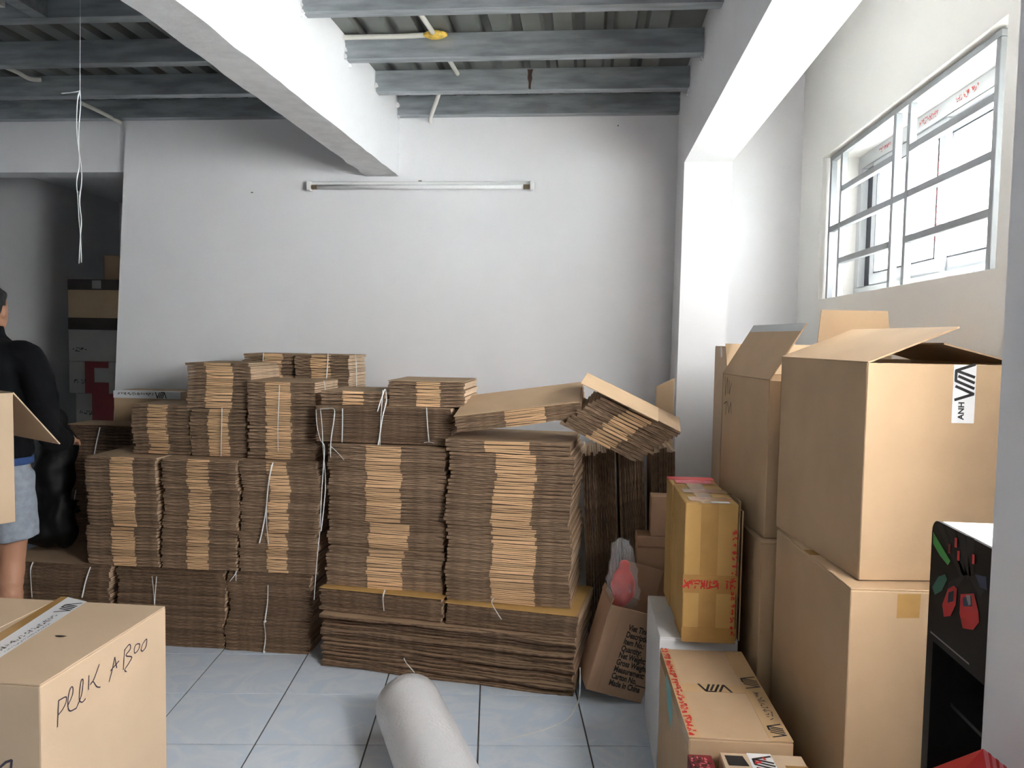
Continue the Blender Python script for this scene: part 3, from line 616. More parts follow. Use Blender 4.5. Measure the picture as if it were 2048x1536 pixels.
text_mesh('printed_text', lbo, 'ANH', LW*.36, (LB+LW*.52, -0.0014, zb_+(zt-zb_)*.06), (0,0,1), (-1,0,0), M['ink'], .0004, bold=.0006)
fl_ = closed_carton('large_carton', 'plain kraft carton under the open carton with grey taped flap', 0.48, 0.50, 0.838, (0.560, 2.500, 0), R(1.5), seam='y', tape=None)
fu = open_carton('open_carton', 'open kraft carton with a grey taped flap standing up, beside the column', 0.42, 0.46, 0.510, (0.580, 2.552, 0.8395), R(8.8), fl={'left': (0.215, 122, .0, .0), 'back': (0.12, 70, .02, .02)})
for ch in fu.children:
    if ch.name.startswith('flap'):
        a = R(122); up = Vector((-math.cos(math.pi-a), 0, math.sin(a))); up = Vector((-1,0,0))*math.cos(a)+Vector((0,0,1))*math.sin(a)
        nr = Vector((-math.sin(a), 0, -math.cos(a)))
        b = MB(); A = Vector((0, 0, .511))+up*.185; Bq = Vector((0, .46, .511))+up*.185
        n2 = up.cross(Vector((0,1,0))).normalized()
        for s in (1, -1):
            o2 = n2*0.0026*s; b.quad(A+o2, Bq+o2, Bq+up*.03+o2, A+up*.03+o2)
        b.build('tape', M['tape_grey'], ch); break
# faint handwriting on that carton
strokes_mesh('pen_scribble', fu, [[(x*.09+.03, z*.1+.40) for x, z in s] for s in ([(0,1),(.1,.3),(.3,1),(.4,.4)],[(.5,.9),(.6,.4),(.8,.8)],[(0,0),(.3,.1),(.2,-.4)],[(.4,.1),(.6,-.3),(.8,.1),(.9,-.3)])], (0,.46,0), (0,-1,0), (0,0,1), .004, M['print_brown'], .0008)
pb = closed_carton('pale_carton', 'pale carton behind the open carton in the corner by the column', 0.40, 0.34, 1.452, (0.585, 3.34, 0), 0, 'kraft_pale', seam='x')

# white box with the tall taped carton on it
wb = closed_carton('white_box', 'tall white board box standing below the taped yellowish carton', 0.258, 0.43, 0.478, (0.262, 2.60, 0), R(1.0), 'white_card', seam='y', tape=None)
yc = thing('taped_carton', 'tall yellowish carton wrapped in glossy tape with red print, on the white box', 'carton', (0.330, 2.568, 0.4795), R(1.5))
yw, yd, yh = 0.172, 0.50, 0.462
for y0, y1, dx in ((0, .17, 0), (.172, .335, .006), (.337, yd, .002)):
    b = MB(); b.box(dx, y0, 0, yw, y1, yh-.002*(y0 > 0)); b.build('carton_slab', M['kraft_yellow'], yc, bevel=.004, seg=2)
for (xa, xb) in ((.052, .108),):
    b = MB(); b.box(xa, -.0009, .02, xb, -.0001, yh+.0006); b.box(xa, -.0009, yh, xb, yd, yh+.0008); b.build('tape', M['tape_brown'], yc)
for z0, z1 in ((.165, .225), (.0, .050)):
    b = MB(); b.box(-.0014, -.0016, z0, yw+.0014, -.0008, z1); b.build('tape', M['tape_brown'], yc)
strokes_mesh('red_print', yc, scribble_text(.100, .028, 41, step=.8, marks=7), (.002, -.0017, .180), (1,0,0), (0,0,1), .0045, M['red_ink'])
strokes_mesh('red_print', yc, scribble_text(.025, .028, 42, step=.8, marks=7), (.140, -.0017, .180), (1,0,0), (0,0,1), .0045, M['red_ink'])
strokes_mesh('red_print', yc, scribble_text(.34, .014, 43, step=1.5, marks=4), (yw-.002, -.0017, .03), (0,0,1), (-1,0,0), .0048, M['red_ink'])
for yy, sd in ((.02, 51), (.16, 52), (.34, 53)):
    b = MB(); b.box(.02, yy+.02, yh+.0006, yw-.02 if sd != 52 else yw, yy+.085, yh+.0014); b.build('tape', M['tape_clear'] if sd != 53 else M['pink_card'], yc)
    strokes_mesh('red_print', yc, scribble_text(.10, .03, sd, step=.9, marks=4), (.04, yy+.03, yh+.0014), (1,0,0), (0,1,0), .004, M['red_ink'], .0005)
b = MB(); b.box(.085, .008, yh+.0012, .145, .032, yh+.002); b.build('label', M['tape_white'], yc)
b = MB(); b.box(.0, yd-.07, yh+.0006, yw, yd-.005, yh+.0016); b.build('tape', M['red_card'], yc)
# loose boards wedged beside it
for k, xx in enumerate((0.5085, 0.5165)):
    b = MB(); n = 8; rg = []
    for i in range(n+1):
        y = 2.60+.27*i/n; z1 = .945-.02*k-(.03*(i/n)**2 if k == 0 else .0)-.012*math.sin(i*.7+k)*k; x = xx+.0025*math.sin(i*.9+k*2)
        rg.append([(x, y, .4795), (x+.004, y, .4795), (x+.004, y, z1), (x, y, z1)])
    b.rings(rg); tag(b.build('cardboard_sheet', M['kraft_grey'], fix=True), ['cardboard sheet wedged flat against the taped yellowish carton', 'outer wavy cardboard sheet wedged beside the large cartons'][k], 'cardboard sheet', 'loose sheets wedged by the taped carton')
# carton with black logo tape in front of the white box
vc = closed_carton('taped_carton', 'low kraft carton with red and black printed tape, in front of white box', 0.262, 0.575, 0.460, (0.280, 1.972, 0), R(2.0), 'kraft', seam='x', tape=None)
b = MB(); b.box(0, .268, .460, .262, .318, .4606); b.build('tape', M['tape_clear'], vc)
vita(vc, (.165, .315, .4606), (-1,0,0), (0,-1,0), .046, .0008)
b = MB(); b.box(-.0007, 0, .4601, .028, .575, .4608); b.box(-.0007, 0, .425, -.0001, .575, .4601); tp = b.build('tape', M['tape_clear'], vc)
strokes_mesh('red_print', tp, scribble_text(.55, .018, 61, step=1.0, marks=5), (.022, .012, .4608), (0,1,0), (-1,0,0), .0055, M['red_ink'], .0005)
b = MB(); b.box(.205, 0, .4601, .262, .575, .4608); tp = b.build('tape', M['tape_clear'], vc)
vita(tp, (.252, .02, .4608), (0,1,0), (-1,0,0), .036, .0005); vita(tp, (.255, .30, .4608), (0,1,0), (-1,0,0), .042, .0005)
strokes_mesh('printed_text', tp, scribble_text(.16, .02, 62, step=.8, marks=3), (.248, .12, .4608), (0,1,0), (-1,0,0), .003, M['ink'], .0005)
polys_mesh('sticker', vc, [[(-.28,.33),(-.38,.36),(-.43,.42),(-.42,.445),(-.33,.44),(-.28,.40)]], (0,0,0), (0,-1,0), (0,0,1), M['teal'], .0008)
polys_mesh('black_mark', vc, [[(-.10+.05*math.cos(a*.524), .22+.09*math.sin(a*.524)) for a in range(12)]], (0,0,0), (0,-1,0), (0,0,1), M['lane'], .0008)
# small box with white logo tape and dark red packet at the bottom edge
sb = closed_carton('small_carton', 'small kraft carton with white logo tape at the bottom edge', 0.205, 0.35, 0.432, (0.366, 1.612, 0), R(2.0), 'kraft_pale', seam='y', tape=None)
b = MB(); b.box(.068, 0, .4321, .128, .35, .4327); b.box(.068, .35, .38, .128, .3506, .4327); tp = b.build('tape', M['tape_white'], sb)
vita(tp, (.124, .250, .4327), (0,1,0), (-1,0,0), .046, .0005)
strokes_mesh('red_print', tp, scribble_text(.09, .03, 71, step=.9, marks=5), (.105, .13, .4327), (0,1,0), (-1,0,0), .007, M['red_ink'], .0006)
strokes_mesh('red_print', tp, scribble_text(.05, .03, 72, step=.9, marks=5), (.11, .265, .4327), (0,1,0), (-1,0,0), .006, M['red_ink'], .0007)
polys_mesh('black_label', sb, [[(.012,.288),(.062,.288),(.055,.335),(.010,.335)]], (0,0,.4321), (1,0,0), (0,1,0), M['ink'], .0006)
b = MB(); b.box(.150, .08, .4321, .205, .30, .4326); b.build('tape', M['tape_brown'], sb)
rp = closed_carton('red_packet', 'dark red patterned packet beside the small carton at the bottom', 0.060, 0.33, 0.430, (0.285, 1.618, 0), R(2.0), 'maroon', seam='y', tape=None, cat='packet', flaps=False)
strokes_mesh('white_print', rp, [[(a[0], a[1]+k*.018) for a in st_] for k in range(17) for st_ in scribble_text(.036, .016, 730+k, step=.9, marks=2)], (.004, .012, .430), (1,0,0), (0,1,0), .0035, M['pink_card'], .0008)
strokes_mesh('black_print', rp, [[(a[0], a[1]+k*.018) for a in st_] for k in range(17) for st_ in scribble_text(.036, .016, 760+k, step=1.0, marks=2)], (.004, .012, .430), (1,0,0), (0,1,0), .004, M['lane'], .0012)

# tilted printed carton with the plastic bag
TL = R(15)
pc = open_carton('printed_carton', 'tilted open kraft carton with black shipping text on its side', 0.235, 0.20, 0.36, (0.024, 3.085, 0.235*math.sin(TL)+.002), 0, 'kraft_pink', rot=(0, TL, R(9)), fl={'back': (0.14, 86, .05, .0), 'left': (0.03, 100, 0, 0)})
for k, ln_ in enumerate(('Viet Tinh', 'Description:', 'Item No.:', 'Quantity:', 'Net Weight:', 'Gross Weight:', 'Measurement:', 'Carton No.____', 'Made in China')):
    px = 1256-k*4.9; py = 1260+k*13.6; v = hit(pc, px, py, 1, 0)
    text_mesh('printed_text', pc, ln_, .034, (v.x, 0, v.z), (1,0,-.02), (.02,0,1), M['print_brown'], .0008, bold=.0012, sx=.66)
strokes_mesh('crease', pc, [[(.045,.0),(.052,.36)]], (0,0,0), (1,0,0), (0,0,1), .003, M['kraft_grey'], .0004)
# small pinkish boxes behind it
closed_carton('small_box', 'pinkish kraft box low in the corner behind the plastic bag', 0.200, 0.125, 0.578, (0.232, 3.375, 0), 0, 'kraft_pink', seam='x', tape=None, group='pinkish boxes stacked in the corner')
closed_carton('small_box', 'flat pinkish kraft box on the corner box', 0.196, 0.12, 0.046, (0.230, 3.370, 0.5795), 0, 'kraft_pink', seam='x', tape=None, group='pinkish boxes stacked in the corner', flaps=False)
closed_carton('small_box', 'little upright pinkish box on top in the corner', 0.120, 0.10, 0.172, (0.288, 3.372, 0.627), 0, 'kraft_pink', seam='x', tape=None, group='pinkish boxes stacked in the corner')
b = MB(); b.hexa([(.335,3.900,0),(.430,3.900,0),(.430,3.918,0),(.335,3.918,0),(.342,3.905,1.245),(.430,3.905,1.288),(.430,3.920,1.288),(.342,3.920,1.245)])
tag(b.build('cardboard_sheet', M['kraft'], bevel=.002), 'tall narrow cardboard panel leaning at the corner column', 'cardboard sheet')

def remeshed(name, mb, mt, parent=None, voxel=0.008, smooth=4, disp=None):
    o = mb.build(name, mt, None, fix=True)
    md = o.modifiers.new('r', 'REMESH'); md.mode = 'VOXEL'; md.voxel_size = voxel
    ms = o.modifiers.new('s', 'SMOOTH'); ms.factor = .5; ms.iterations = smooth
    dg = bpy.context.evaluated_depsgraph_get(); me = bpy.data.meshes.new_from_object(o.evaluated_get(dg)); bpy.data.objects.remove(o)
    if disp:
        for v in me.vertices:
            d = noise.noise(v.co*disp[0])*disp[1]; v.co += v.normal*d
    me.polygons.foreach_set('use_smooth', [True]*len(me.polygons)); me.name = name
    me.materials.clear(); me.materials.append(mt)
    return link(name, me, parent)
def ell(b, c, r, n=12, m=8):
    b.rings([[(c[0]+r[0]*math.sin(math.pi*(i+.02)/(m+.04))*math.cos(2*math.pi*k/n), c[1]+r[1]*math.sin(math.pi*(i+.02)/(m+.04))*math.sin(2*math.pi*k/n), c[2]+r[2]*math.cos(math.pi*(i+.02)/(m+.04))) for k in range(n)] for i in range(m+1)])
bc = onY(1247, 1145, 3.17)
bag = thing('plastic_bag', 'knotted clear plastic bag of red-orange things on the printed carton', 'bag', (bc.x, 3.17, bc.z-.155))
b = MB(); b.rings([[(cx+rx*math.cos(2*math.pi*k/20)*(1+.10*math.sin(3*2*math.pi*k/20+z*40)), ry*math.sin(2*math.pi*k/20)*(1+.12*math.cos(5*2*math.pi*k/20+z*25)), z) for k in range(20)] for z, rx, ry, cx in ((0, .03, .03, 0), (.012, .052, .042, 0), (.06, .066, .05, 0), (.12, .064, .05, -.002), (.17, .058, .044, -.004), (.21, .050, .036, -.006), (.235, .044, .03, -.008), (.255, .046, .026, -.010), (.275, .040, .020, -.012), (.292, .022, .012, .004))])
remeshed('bag_film', b, M['bag'], bag, .005, 1, (32, .012))
b = MB(); ell(b, (.0, .0, .10), (.050, .036, .080)); ell(b, (.002, -.002, .17), (.026, .02, .04)); ell(b, (-.01, -.008, .05), (.04, .03, .04))
remeshed('bag_contents', b, M['bag_red'], bag, .006, 2, (24, .006))

# bubble wrap roll
A = Vector((-0.640, 2.77, 0.121)); Bp = Vector((-0.270, 1.95, 0.121)); ax = (Bp-A); le = ax.length
br = thing('bubble_wrap_roll', 'thick grey roll of bubble wrap lying on the tiles', 'roll', (A.x, A.y, 0), 0)
rz = math.atan2(ax.y, ax.x); br.rotation_euler = (0, 0, rz); br.matrix_basis = Matrix.LocRotScale(br.location, br.rotation_euler, None)
for k, (r0, r1, s, e) in enumerate(((.119, .111, 0.030, 0), (.110, .098, 0.018, .008), (.097, .082, 0.010, -.004), (.081, .060, .0, .01))):
    b = MB(); nn = 40; rg = []
    def ring(r, x, wob): return [(x, (r*(1+wob*noise.noise(Vector((math.cos(a)*2, math.sin(a)*2, x*3+k))))) * math.cos(a), .1205+(r*(1+wob*noise.noise(Vector((math.cos(a)*2, math.sin(a)*2, x*3+k)))))*math.sin(a)) for a in [2*math.pi*i/nn for i in range(nn)]]
    xs_ = [s+(le-e-s)*i/14 for i in range(15)]
    rg.append(ring(r1, xs_[0]+.002, .01))
    rg.append(ring(r0-.003, xs_[0], .01))
    for x in xs_: rg.append(ring(r0, x+.003 if x == xs_[0] else x, .012))
    rg.append(ring(r1, xs_[-1], .01))
    b.rings(rg, cap=False); b.build('wrap_layer' if k else 'outer_wrap', M['bubble'], br, smooth=True)
b = MB(); b.tube([(.05, 0, .1205), (le-.02, 0, .1205)], .0590, 24); b.build('core_tube', M['kraft'], br, smooth=True)
# clear strap lying on the tiles
b = MB(); pts = [onZ(1158, 1398, .006), onZ(1150, 1418, .006), onZ(1132, 1440, .004), onZ(1080, 1462, .003), onZ(1000, 1482, .003)]
b.tube(bez([onY(1160, 1335, 3.07), onY(1160, 1370, 3.07)]+pts, 6), .0032, 6, flat=.4)
tag(b.build('plastic_strap', M['string'], smooth=True), 'loose clear strap trailing over the tiles from the sagging stack', 'strap')

# labelled carton at the lower left
pk = closed_carton('labelled_carton', 'large kraft carton with handwriting on its side, lower left corner', 0.70, 0.54, 0.650, (-1.941, 1.646, 0), 0, 'kraft_pale', seam='y', tape=None)
def px_on_x(px, py, X): v = onX(px, py, X); return (v.y-1.646, v.z)
hw = [[(465,1000),(460,1100),(455,1210)], [(465,1000),(520,970),(526,1000),(502,1060),(463,1112)],
      [(535,1045),(572,960),(580,905),(565,892),(545,950),(538,1040),(555,1082),(605,1060)], [(605,1060),(645,960),(660,845),(646,838),(632,920),(630,995),(652,1012),(678,985)],
      [(706,800),(704,860),(702,912)], [(788,712),(745,830),(716,872),(738,848),(768,888),(796,892)],
      [(912,655),(890,760),(866,850)], [(912,655),(928,740)], [(878,762),(945,684)],
      [(990,598),(984,680),(980,752)], [(988,600),(1028,552),(1036,588),(1000,640),(1046,652),(1030,692),(992,752),(1005,770)],
      [(1066,592),(1080,555),(1110,550),(1102,590),(1072,622),(1066,592)], [(1120,592),(1136,545),(1166,510),(1160,570),(1132,606),(1120,592)]]
st = []
for s in hw:
    q = bez([(a/3.98, 1150+c/3.98, 0) for a, c in s], 5); st.append([px_on_x(v.x, v.y, -1.241) for v in q])
for s_k in st: strokes_mesh('pen_stroke', pk, [s_k], (.70, 0, 0), (0,1,0), (0,0,1), .0032, M['pen'], .0008)
def top_pt(px, py): v = onZ(px, py, .651); return (v.x+1.941, v.y-1.646)
polys_mesh('tape', pk, [[top_pt(-60, 1322), top_pt(-60, 1354), top_pt(174, 1203), top_pt(136, 1194)]], (0,0,.650), (1,0,0), (0,1,0), M['tape_white'], .0009)
a0 = Vector(top_pt(-30, 1320)); a1 = Vector(top_pt(165, 1199)); dv = (a1-a0).normalized()
uxv = (dv.x, dv.y, 0); uyv = (-dv.y, dv.x, 0); Ls = (a1-a0).length
vita(pk, (a1.x-dv.x*.110-uyv[0]*.016, a1.y-dv.y*.110-uyv[1]*.016, .650), uxv, uyv, .040, .0014)
strokes_mesh('printed_text', pk, scribble_text(Ls-.15, .016, 81, step=.8, marks=3), (a0.x-uyv[0]*.006, a0.y-uyv[1]*.006, .650), uxv, uyv, .003, M['ink'], .0014)
strokes_mesh('printed_text', pk, scribble_text(Ls-.25, .006, 82, step=.9, marks=2), (a0.x+dv.x*.05-uyv[0]*.02, a0.y+dv.y*.05-uyv[1]*.02, .650), uxv, uyv, .0016, M['ink'], .0014)
polys_mesh('tape', pk, [[top_pt(-60, 1300), top_pt(-60, 1322), top_pt(136, 1194), top_pt(122, 1193)]], (0,0,.650), (1,0,0), (0,1,0), M['tape_brown'], .0007)
hc = Vector(top_pt(121, 1272))
polys_mesh('torn_hole', pk, [[(hc.x+.014*math.cos(a)*(1+.5*(math.sin(a*3)>.3)), hc.y+.006*math.sin(a)) for a in [i*.5236 for i in range(12)]]], (0,0,.650), (1,0,0), (0,1,0), M['print_brown'], .0008)
strokes_mesh('handwriting', pk, [[(v.x+1.941, v.z) for v in (onY(0,1535,1.646), onY(12,1524,1.646), onY(24,1520,1.646), onY(22,1540,1.646))]], (0,0,0), (1,0,0), (0,0,1), .006, M['pen'], .0008)

# open carton at the left edge, standing on another carton just outside the picture
sp = closed_carton('plain_carton', 'plain carton outside the left edge carrying the open one', 0.55, 0.50, 0.815, (-2.76, 2.14, 0), 0, 'kraft', seam='y')
oc = open_carton('open_carton', 'open pale carton with drooping flap at the left edge', 0.60, 0.40, 0.440, (-2.225, 1.929, 0.8165), R(60), 'kraft_pale', fl={'right': (0.24, -52, 0, 0), 'left': (.16, 60, 0, 0)})

# ------------------------------------------------------------------ box behind the bundles, passage boxes, black sack
lv = onY(226, 778, 3.99); rv = onY(360, 778, 3.99)
vb = closed_carton('taped_carton', 'kraft carton with white logo tape on top, behind the left bundles', rv.x-lv.x, 0.22, 1.150, (lv.x, 3.995, 0), 0, 'kraft', seam='x', tape=None)
wv = rv.x-lv.x
b = MB(); b.box(-.001, -.0008, 1.112, wv+.001, 0, 1.1505); b.box(-.001, 0, 1.1501, wv+.001, .06, 1.1508); tp = b.build('tape', M['tape_white'], vb)
vita(tp, (wv*.63, -.001, 1.115), (1,0,0), (0,0,1), .032, .0006)
strokes_mesh('printed_text', tp, scribble_text(wv*.52, .014, 91, step=.8, marks=3), (wv*.07, -.001, 1.128), (1,0,0), (0,0,1), .003, M['ink'], .0006)
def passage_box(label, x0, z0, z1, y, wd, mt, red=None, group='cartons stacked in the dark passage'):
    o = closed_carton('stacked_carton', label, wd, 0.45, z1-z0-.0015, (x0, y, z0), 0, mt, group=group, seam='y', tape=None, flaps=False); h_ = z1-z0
    if red:
        for (a, c, e, f) in red:
            polys_mesh('red_panel', o, [[(a*wd, e*h_), (c*wd, e*h_), (c*wd, f*h_), (a*wd, f*h_)]], (0,0,0), (1,0,0), (0,0,1), M['maroon'], .0009)
        strokes_mesh('printed_text', o, scribble_text(.10, .03, int(z0*100), step=.6, marks=2), (wd*.05, 0, h_*.3), (1,0,0), (0,0,1), .006, M['ink'], .0009)
    return o
PX = -3.80
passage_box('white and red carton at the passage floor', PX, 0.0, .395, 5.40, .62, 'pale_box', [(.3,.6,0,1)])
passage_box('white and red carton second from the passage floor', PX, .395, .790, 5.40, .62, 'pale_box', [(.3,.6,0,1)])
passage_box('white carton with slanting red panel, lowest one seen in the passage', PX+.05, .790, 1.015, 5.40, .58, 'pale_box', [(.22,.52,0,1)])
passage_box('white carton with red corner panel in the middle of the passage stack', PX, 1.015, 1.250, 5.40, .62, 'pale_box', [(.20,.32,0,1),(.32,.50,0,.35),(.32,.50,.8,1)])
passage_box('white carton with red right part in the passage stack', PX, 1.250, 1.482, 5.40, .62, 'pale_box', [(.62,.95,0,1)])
o = passage_box('brown carton with painted dark shade bands on the passage stack', PX, 1.482, 1.852, 5.40, .45, 'kraft')
for z0, z1 in ((.29, .37), (.0, .09)):
    b = MB(); b.box(-.001, -.001, z0, .451, -.0002, z1-.003); b.build('tape', M['print_brown'], o)  # shade across the carton front, painted as dark bands rather than tape
b = MB(); b.box(.19, -.0022, .30, .26, -.0012, .36); b.build('label', M['pale_box'], o)
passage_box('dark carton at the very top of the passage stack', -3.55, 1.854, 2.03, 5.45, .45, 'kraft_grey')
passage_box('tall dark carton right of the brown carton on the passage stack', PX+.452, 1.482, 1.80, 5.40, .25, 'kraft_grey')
sk = MB()
for (px, py, Y, r) in ((88, 1080, 3.55, (.13,.10,.10)), (70, 1040, 3.56, (.12,.10,.13)), (100, 1010, 3.58, (.11,.10,.14)), (105, 950, 3.60, (.10,.09,.14)), (118, 895, 3.62, (.085,.08,.13)), (112, 850, 3.62, (.06,.06,.08)), (128, 1060, 3.56, (.06,.08,.14))):
    p = onY(px, py, Y); ell(sk, (p.x, p.y, max(p.z, .405+r[2])), r)
tag(remeshed('plastic_sack', sk, M['black_bag'], None, .014, 3, (9, .03)), 'black plastic sack heaped behind the person', 'sack')

# ------------------------------------------------------------------ hanging white string at the upper left
hs = thing('hanging_string', 'knotted white plastic string hanging from the ceiling joist', 'string', (0, 0, 0))
def hang(pts, r): 
    b = MB(); b.tube(bez([onY(x, y, 2.41) for x, y in pts], 5), r, 6, flat=.6); b.build('string', M['string'], hs, smooth=True)
tp_ = onY(162, 0, 2.41); t2 = onY(160, 182, 2.41)
b = MB(); b.tube([(tp_.x, 2.41, 2.658), (t2.x, 2.41, t2.z)], .0008, 5); b.build('string', M['string'], hs)
hang([(160,182),(155,200),(153,250),(155,285),(162,330),(163,365),(159,400),(163,440),(161,470),(158,527)], .0022)
hang([(160,182),(161,210),(158,250),(157,285),(158,330),(153,365),(156,400),(158,440),(161,470),(163,525)], .0022)
hang([(160,182),(150,184),(123,187)], .0028)

# ------------------------------------------------------------------ black display stand at the right edge
XD = 0.552; ds = thing('display_stand', 'black cardboard toy display stand with printed racing cars on its header', 'display stand', (XD, 0, 0))
yf_ = onX(1860, 1150, XD).y; zt_ = onX(1872, 1040, XD).z; zh = onX(1858, 1275, XD).z; yn_ = 0.93
b = MB(); b.box(0, yn_, 0.0, .30, yf_, .02); b.build('base', M['black_card'], ds)
hd = MB(); rr_ = .02; pr = [(yn_, zh), (yf_, zh)]
for k in range(6): a = math.pi/2*k/5; pr.append((yf_-rr_+rr_*math.cos(a), zt_-rr_+rr_*math.sin(a)))
pr.append((yn_, zt_))
n0 = len(hd.v); hd.v += [(0, y, z) for y, z in pr]+[(.006, y, z) for y, z in pr]; N = len(pr)
hd.f.append(tuple(range(N))[::-1]); hd.mi.append(0); hd.f.append(tuple(range(N, 2*N))); hd.mi.append(0)
for i in range(N): j = (i+1) % N; hd.f.append((i, j, N+j, N+i)); hd.mi.append(0)
header = hd.build('header_panel', M['black_card'], ds, fix=True)
b = MB(); b.box(.0065, yn_, zh, .30, yf_-.004, zt_-.004); b.build('header_box', M['white_card'], ds)
b = MB(); b.box(.0, yf_-.022, .02, .012, yf_, zh); b.box(.29, yn_, .02, .30, yf_, zh-.001); b.box(.012, yf_-.006, .02, .29, yf_, zh-.001); b.build('frame', M['black_card'], ds)
b = MB(); b.box(.0, yn_, .02, .012, yn_+.02, zh-.001); b.build('post', M['black_card'], ds)
for z_ in (.30, .45, .60, .75, .90):
    b = MB(); b.box(.03, yn_+.02, z_, .29, yf_-.024, z_+.006); b.build('shelf', M['lane'], ds)
for y_ in (yn_+.11, yn_+.19, yn_+.27):
    b = MB(); b.box(.05, y_, .02, .054, y_+.004, zh-.001); b.build('divider', M['lane'], ds)
def on_hdr(px, py): v = onX(px, py, XD); return (-(v.y), v.z)
def hp(name, pts, mt, lift): return polys_mesh(name, header, [[on_hdr(1780+x/2.866, 1000+y/2.866) for x, y in pts]], (0, 0, 0), (0, -1, 0), (0, 0, 1), M[mt], lift)
for pts in ([(272,140),(300,140),(440,430),(405,440)], [(320,150),(370,172),(450,430),(420,440)], [(385,178),(430,198),(470,440),(440,450)], [(440,203),(485,223),(480,430),(455,440)]): hp('printed_lane', pts, 'lane', .0006)
for pts in ([(405,440),(440,430),(390,500),(330,520),(340,470)], [(455,440),(490,430),(545,520),(520,560)]): hp('printed_lane', pts, 'lane', .0007)
hp('printed_streak', [(250,180),(285,240),(350,350),(335,375),(290,320),(250,250)], 'green_ink', .0009)
hp('printed_car', [(245,500),(280,440),(320,425),(332,455),(300,520),(260,545)], 'dkgreen_ink', .0009)
hp('printed_car', [(335,510),(370,490),(388,510),(380,600),(350,665),(312,670),(303,600)], 'red_card', .0009)
hp('printed_windscreen', [(340,530),(370,520),(368,580),(335,590)], 'navy_ink', .0012)
hp('printed_car', [(408,540),(485,535),(510,640),(515,700),(480,745),(420,735),(402,650)], 'red_card', .0009)
hp('printed_windscreen', [(422,560),(470,550),(475,610),(425,610)], 'navy_ink', .0012)
hp('printed_highlight', [(440,545),(465,545),(470,600),(455,605)], 'pale_box', .0014)
hp('printed_car', [(490,425),(555,440),(560,520),(520,500)], 'navy_ink', .0009)
for (x0, y0, m_) in ((378, 215, 'red_card'), (392, 290, 'red_card'), (340, 250, 'maroon'), (478, 310, 'red_card')): hp('printed_spark', [(x0,y0),(x0+14,y0+4),(x0+12,y0+60),(x0-2,y0+55)], m_, .0016)
strokes_mesh('printed_text', header, [[on_hdr(1780+235/2.866, 1000+755/2.866), on_hdr(1780+455/2.866, 1000+940/2.866)]], (0, 0, 0), (0, -1, 0), (0, 0, 1), .0025, M['pale_box'], .0008)
# red striped box at the bottom right on a carton below the frame
closed_carton('plain_carton', 'plain carton below the picture carrying the red striped box', 0.32, 0.36, 0.945, (0.115, 0.50, 0), 0, 'kraft', seam='y')
ap = onY(1961, 1492, .78)
rb = thing('striped_box', 'red box with pink stripes at the lower right corner by the pillar', 'box', (ap.x, .78, .9465))
rbh = ap.z-.9465
b = MB(); s_ = .075
base4 = [(-s_, .02, 0), (0, -s_, 0), (s_*.75, .02, 0), (0, .09, 0)]; top4 = [(-s_, .015, rbh-.052), (0, -.005, rbh), (s_*.75, .015, rbh-.045), (0, .06, rbh-.06)]
b.hexa(base4+top4, (0, 0, 0, 1, 1, 0)); b.build('body', [M['red_card'], M['pink_card']], rb)
for k in range(6):
    u = .08+.16*k; A0, A1 = Vector(base4[1]).lerp(Vector(base4[2]), u), Vector(base4[1]).lerp(Vector(base4[2]), u+.07); B0, B1 = Vector(top4[1]).lerp(Vector(top4[2]), u), Vector(top4[1]).lerp(Vector(top4[2]), u+.07)
    nn_ = (A1-A0).cross(B0-A0).normalized()*.0008; b = MB(); b.quad(A0+nn_, A1+nn_, B1+nn_, B0+nn_); b.build('stripe', M['red_card'], rb)

# ------------------------------------------------------------------ person at the left edge, seen from behind
pp = onY(-30, 690, 3.10)
pe = thing('person', 'person in black jacket and pale shorts seen from behind at left edge', 'person', (pp.x, 3.10, 0), R(8))
def loft(b, secs, n=16):      # secs: (centre, rx, ry)
    b.rings([[(c[0]+rx*math.cos(2*math.pi*k/n), c[1]+ry*math.sin(2*math.pi*k/n), c[2]) for k in range(n)] for c, rx, ry in secs])
def limb(b, pts, rs, n=12): b.tube(bez(pts, 4), [rs[min(int(i/4), len(rs)-1)]+((rs[min(int(i/4)+1, len(rs)-1)]-rs[min(int(i/4), len(rs)-1)])*((i % 4)/4)) for i in range(4*(len(pts)-1)+1)], n)
bd = MB()
loft(bd, [((0,0,.84),.10,.08), ((0,0,.90),.155,.105), ((0,0,1.02),.14,.10), ((0,.005,1.2),.16,.11), ((0,0,1.33),.165,.095), ((0,-.005,1.40),.10,.07), ((0,0,1.44),.056,.056), ((0,.008,1.50),.053,.056), ((0,.014,1.54),.05,.055)])
loft(bd, [((0,.045,1.455),.028,.035), ((0,.04,1.475),.052,.065), ((0,.026,1.51),.066,.084), ((0,.016,1.56),.074,.092), ((0,.012,1.60),.072,.090), ((0,.010,1.63),.055,.070), ((0,.010,1.648),.020,.028)])
ell(bd, (0, .112, 1.535), (.012, .016, .022), 8, 6)                       # nose
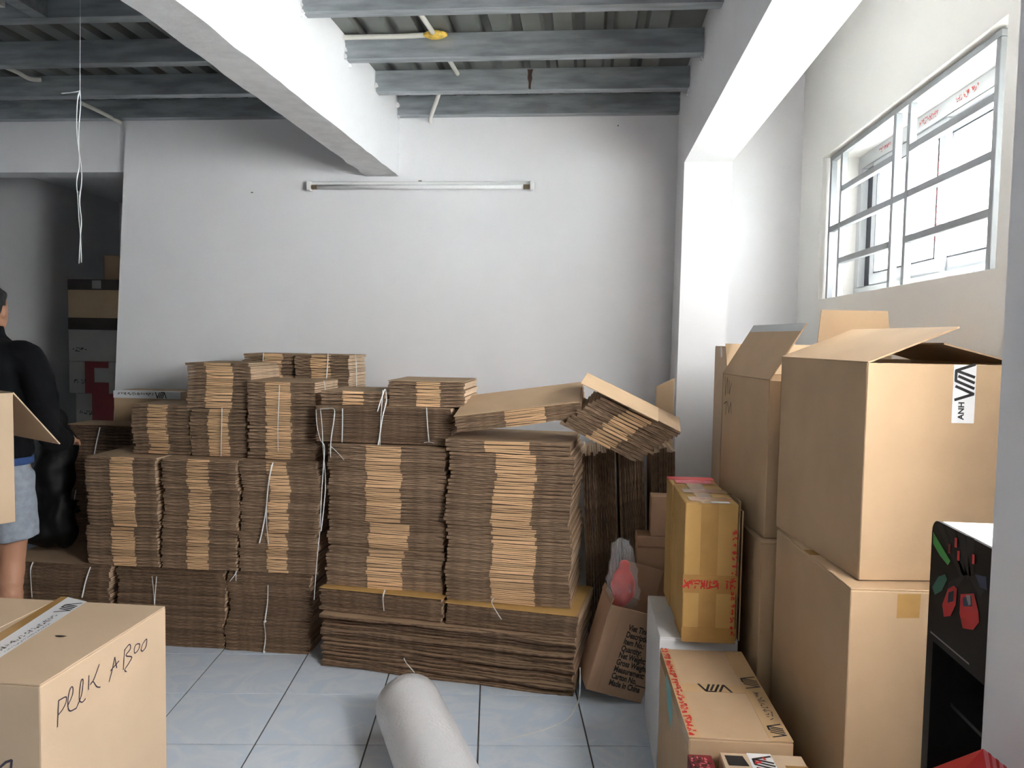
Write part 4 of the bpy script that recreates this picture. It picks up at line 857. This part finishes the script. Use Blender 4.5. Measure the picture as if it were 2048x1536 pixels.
for sx in (-1, 1):
    ell(bd, (sx*.076, .006, 1.545), (.010, .019, .030), 8, 6)             # ear
    limb(bd, [(sx*.165, 0, 1.365), (sx*.215, -.01, 1.22), (sx*.235, .0, 1.08), (sx*.215, .13, .99), (sx*.19, .24, .965)], [.058, .048, .042, .038, .028])
    hx, hy, hz = sx*.185, .262, .96
    limb(bd, [(hx, hy, hz), (hx-sx*.006, hy+.04, hz-.004), (hx-sx*.008, hy+.075, hz-.008)], [.026, .032, .030], 10)      # palm
    for f in range(4):
        ox = (f-1.5)*.017; L_ = (.060, .070, .066, .052)[f if sx > 0 else 3-f]
        limb(bd, [(hx-sx*.008+ox, hy+.08, hz-.008), (hx-sx*.01+ox, hy+.08+L_*.5, hz-.016), (hx-sx*.012+ox, hy+.08+L_*.8, hz-.04)], [.0088, .0082, .007], 8)
    limb(bd, [(hx-sx*.024, hy+.02, hz), (hx-sx*.046, hy+.05, hz-.008), (hx-sx*.05, hy+.078, hz-.018)], [.012, .0095, .008], 8)
    kx = sx*.085+.0
    limb(bd, [(sx*.085, 0, .88), (sx*.088, .01, .68), (kx, .015, .48), (kx+.012*sx, -.022, .33), (kx+.02*sx, -.012, .12), (kx+.022*sx, 0, .06)], [.088, .072, .054, .052, .036, .036], 14)
    limb(bd, [(kx+.022*sx, -.04, .045), (kx+.024*sx, .05, .04), (kx+.03*sx, .15, .028)], [.036, .040, .028], 10)
body = remeshed('body', bd, M['skin'], pe, .007, 4)
for sx in (-1, 1):
    e = MB(); ell(e, (sx*.030, .098, 1.557), (.013, .008, .008), 10, 6); e.build('eye', M['eye'], pe, smooth=True)
e = MB(); ell(e, (0, .096, 1.498), (.024, .008, .006), 10, 6); e.build('mouth', M['maroon'], pe, smooth=True)
hr = MB(); loft(hr, [((0,-.035,1.50),.050,.045), ((0,-.022,1.54),.076,.078), ((0,-.010,1.585),.083,.094), ((0,.004,1.625),.076,.094), ((0,.006,1.652),.050,.066), ((0,.006,1.668),.016,.022)])
remeshed('hair', hr, M['hair'], pe, .007, 2, (40, .004))
jk = MB(); loft(jk, [((0,0,.915),.165,.125), ((0,0,.93),.185,.140), ((0,0,1.06),.178,.135), ((0,.005,1.22),.196,.140), ((0,0,1.34),.200,.122), ((0,-.005,1.41),.135,.092), ((0,-.004,1.445),.078,.074), ((0,-.002,1.485),.072,.074)])
for sx in (-1, 1): limb(jk, [(sx*.06, 0, 1.375), (sx*.165, 0, 1.345), (sx*.232, -.012, 1.22), (sx*.250, -.005, 1.07), (sx*.225, .13, .985), (sx*.194, .25, .966)], [.050, .076, .066, .060, .056, .044])
remeshed('jacket', jk, M['jacket'], pe, .009, 3, (14, .010))
sh = MB(); loft(sh, [((0,0,.78),.165,.125), ((0,0,.86),.176,.132), ((0,0,.915),.165,.122)])
for sx in (-1, 1): limb(sh, [(sx*.085, 0, .85), (sx*.092, .005, .70), (sx*.098, .012, .57)], [.100, .098, .100], 14)
remeshed('shorts', sh, M['shorts'], pe, .009, 2, (16, .006))
wbd = MB(); loft(wbd, [((0,0,.895),.183,.138), ((0,0,.925),.183,.138)], 24); wbd.build('shirt_hem', M['blue_cloth'], pe, smooth=True)
for sx in (-1, 1):
    kx = sx*.085+.022*sx; f = MB()
    loft(f, [((kx+.004*sx, .05, .0), .046, .125), ((kx+.004*sx, .05, .016), .047, .127)], 18); sd_ = f.build('sandal', M['rubber'], pe)
    f = MB(); f.tube([(kx-.046, .06, .015), (kx-.035, .065, .062), (kx+.01, .07, .085), (kx+.045, .065, .055), (kx+.05, .06, .015)], .006, 6); f.build('strap', M['rubber'], sd_)
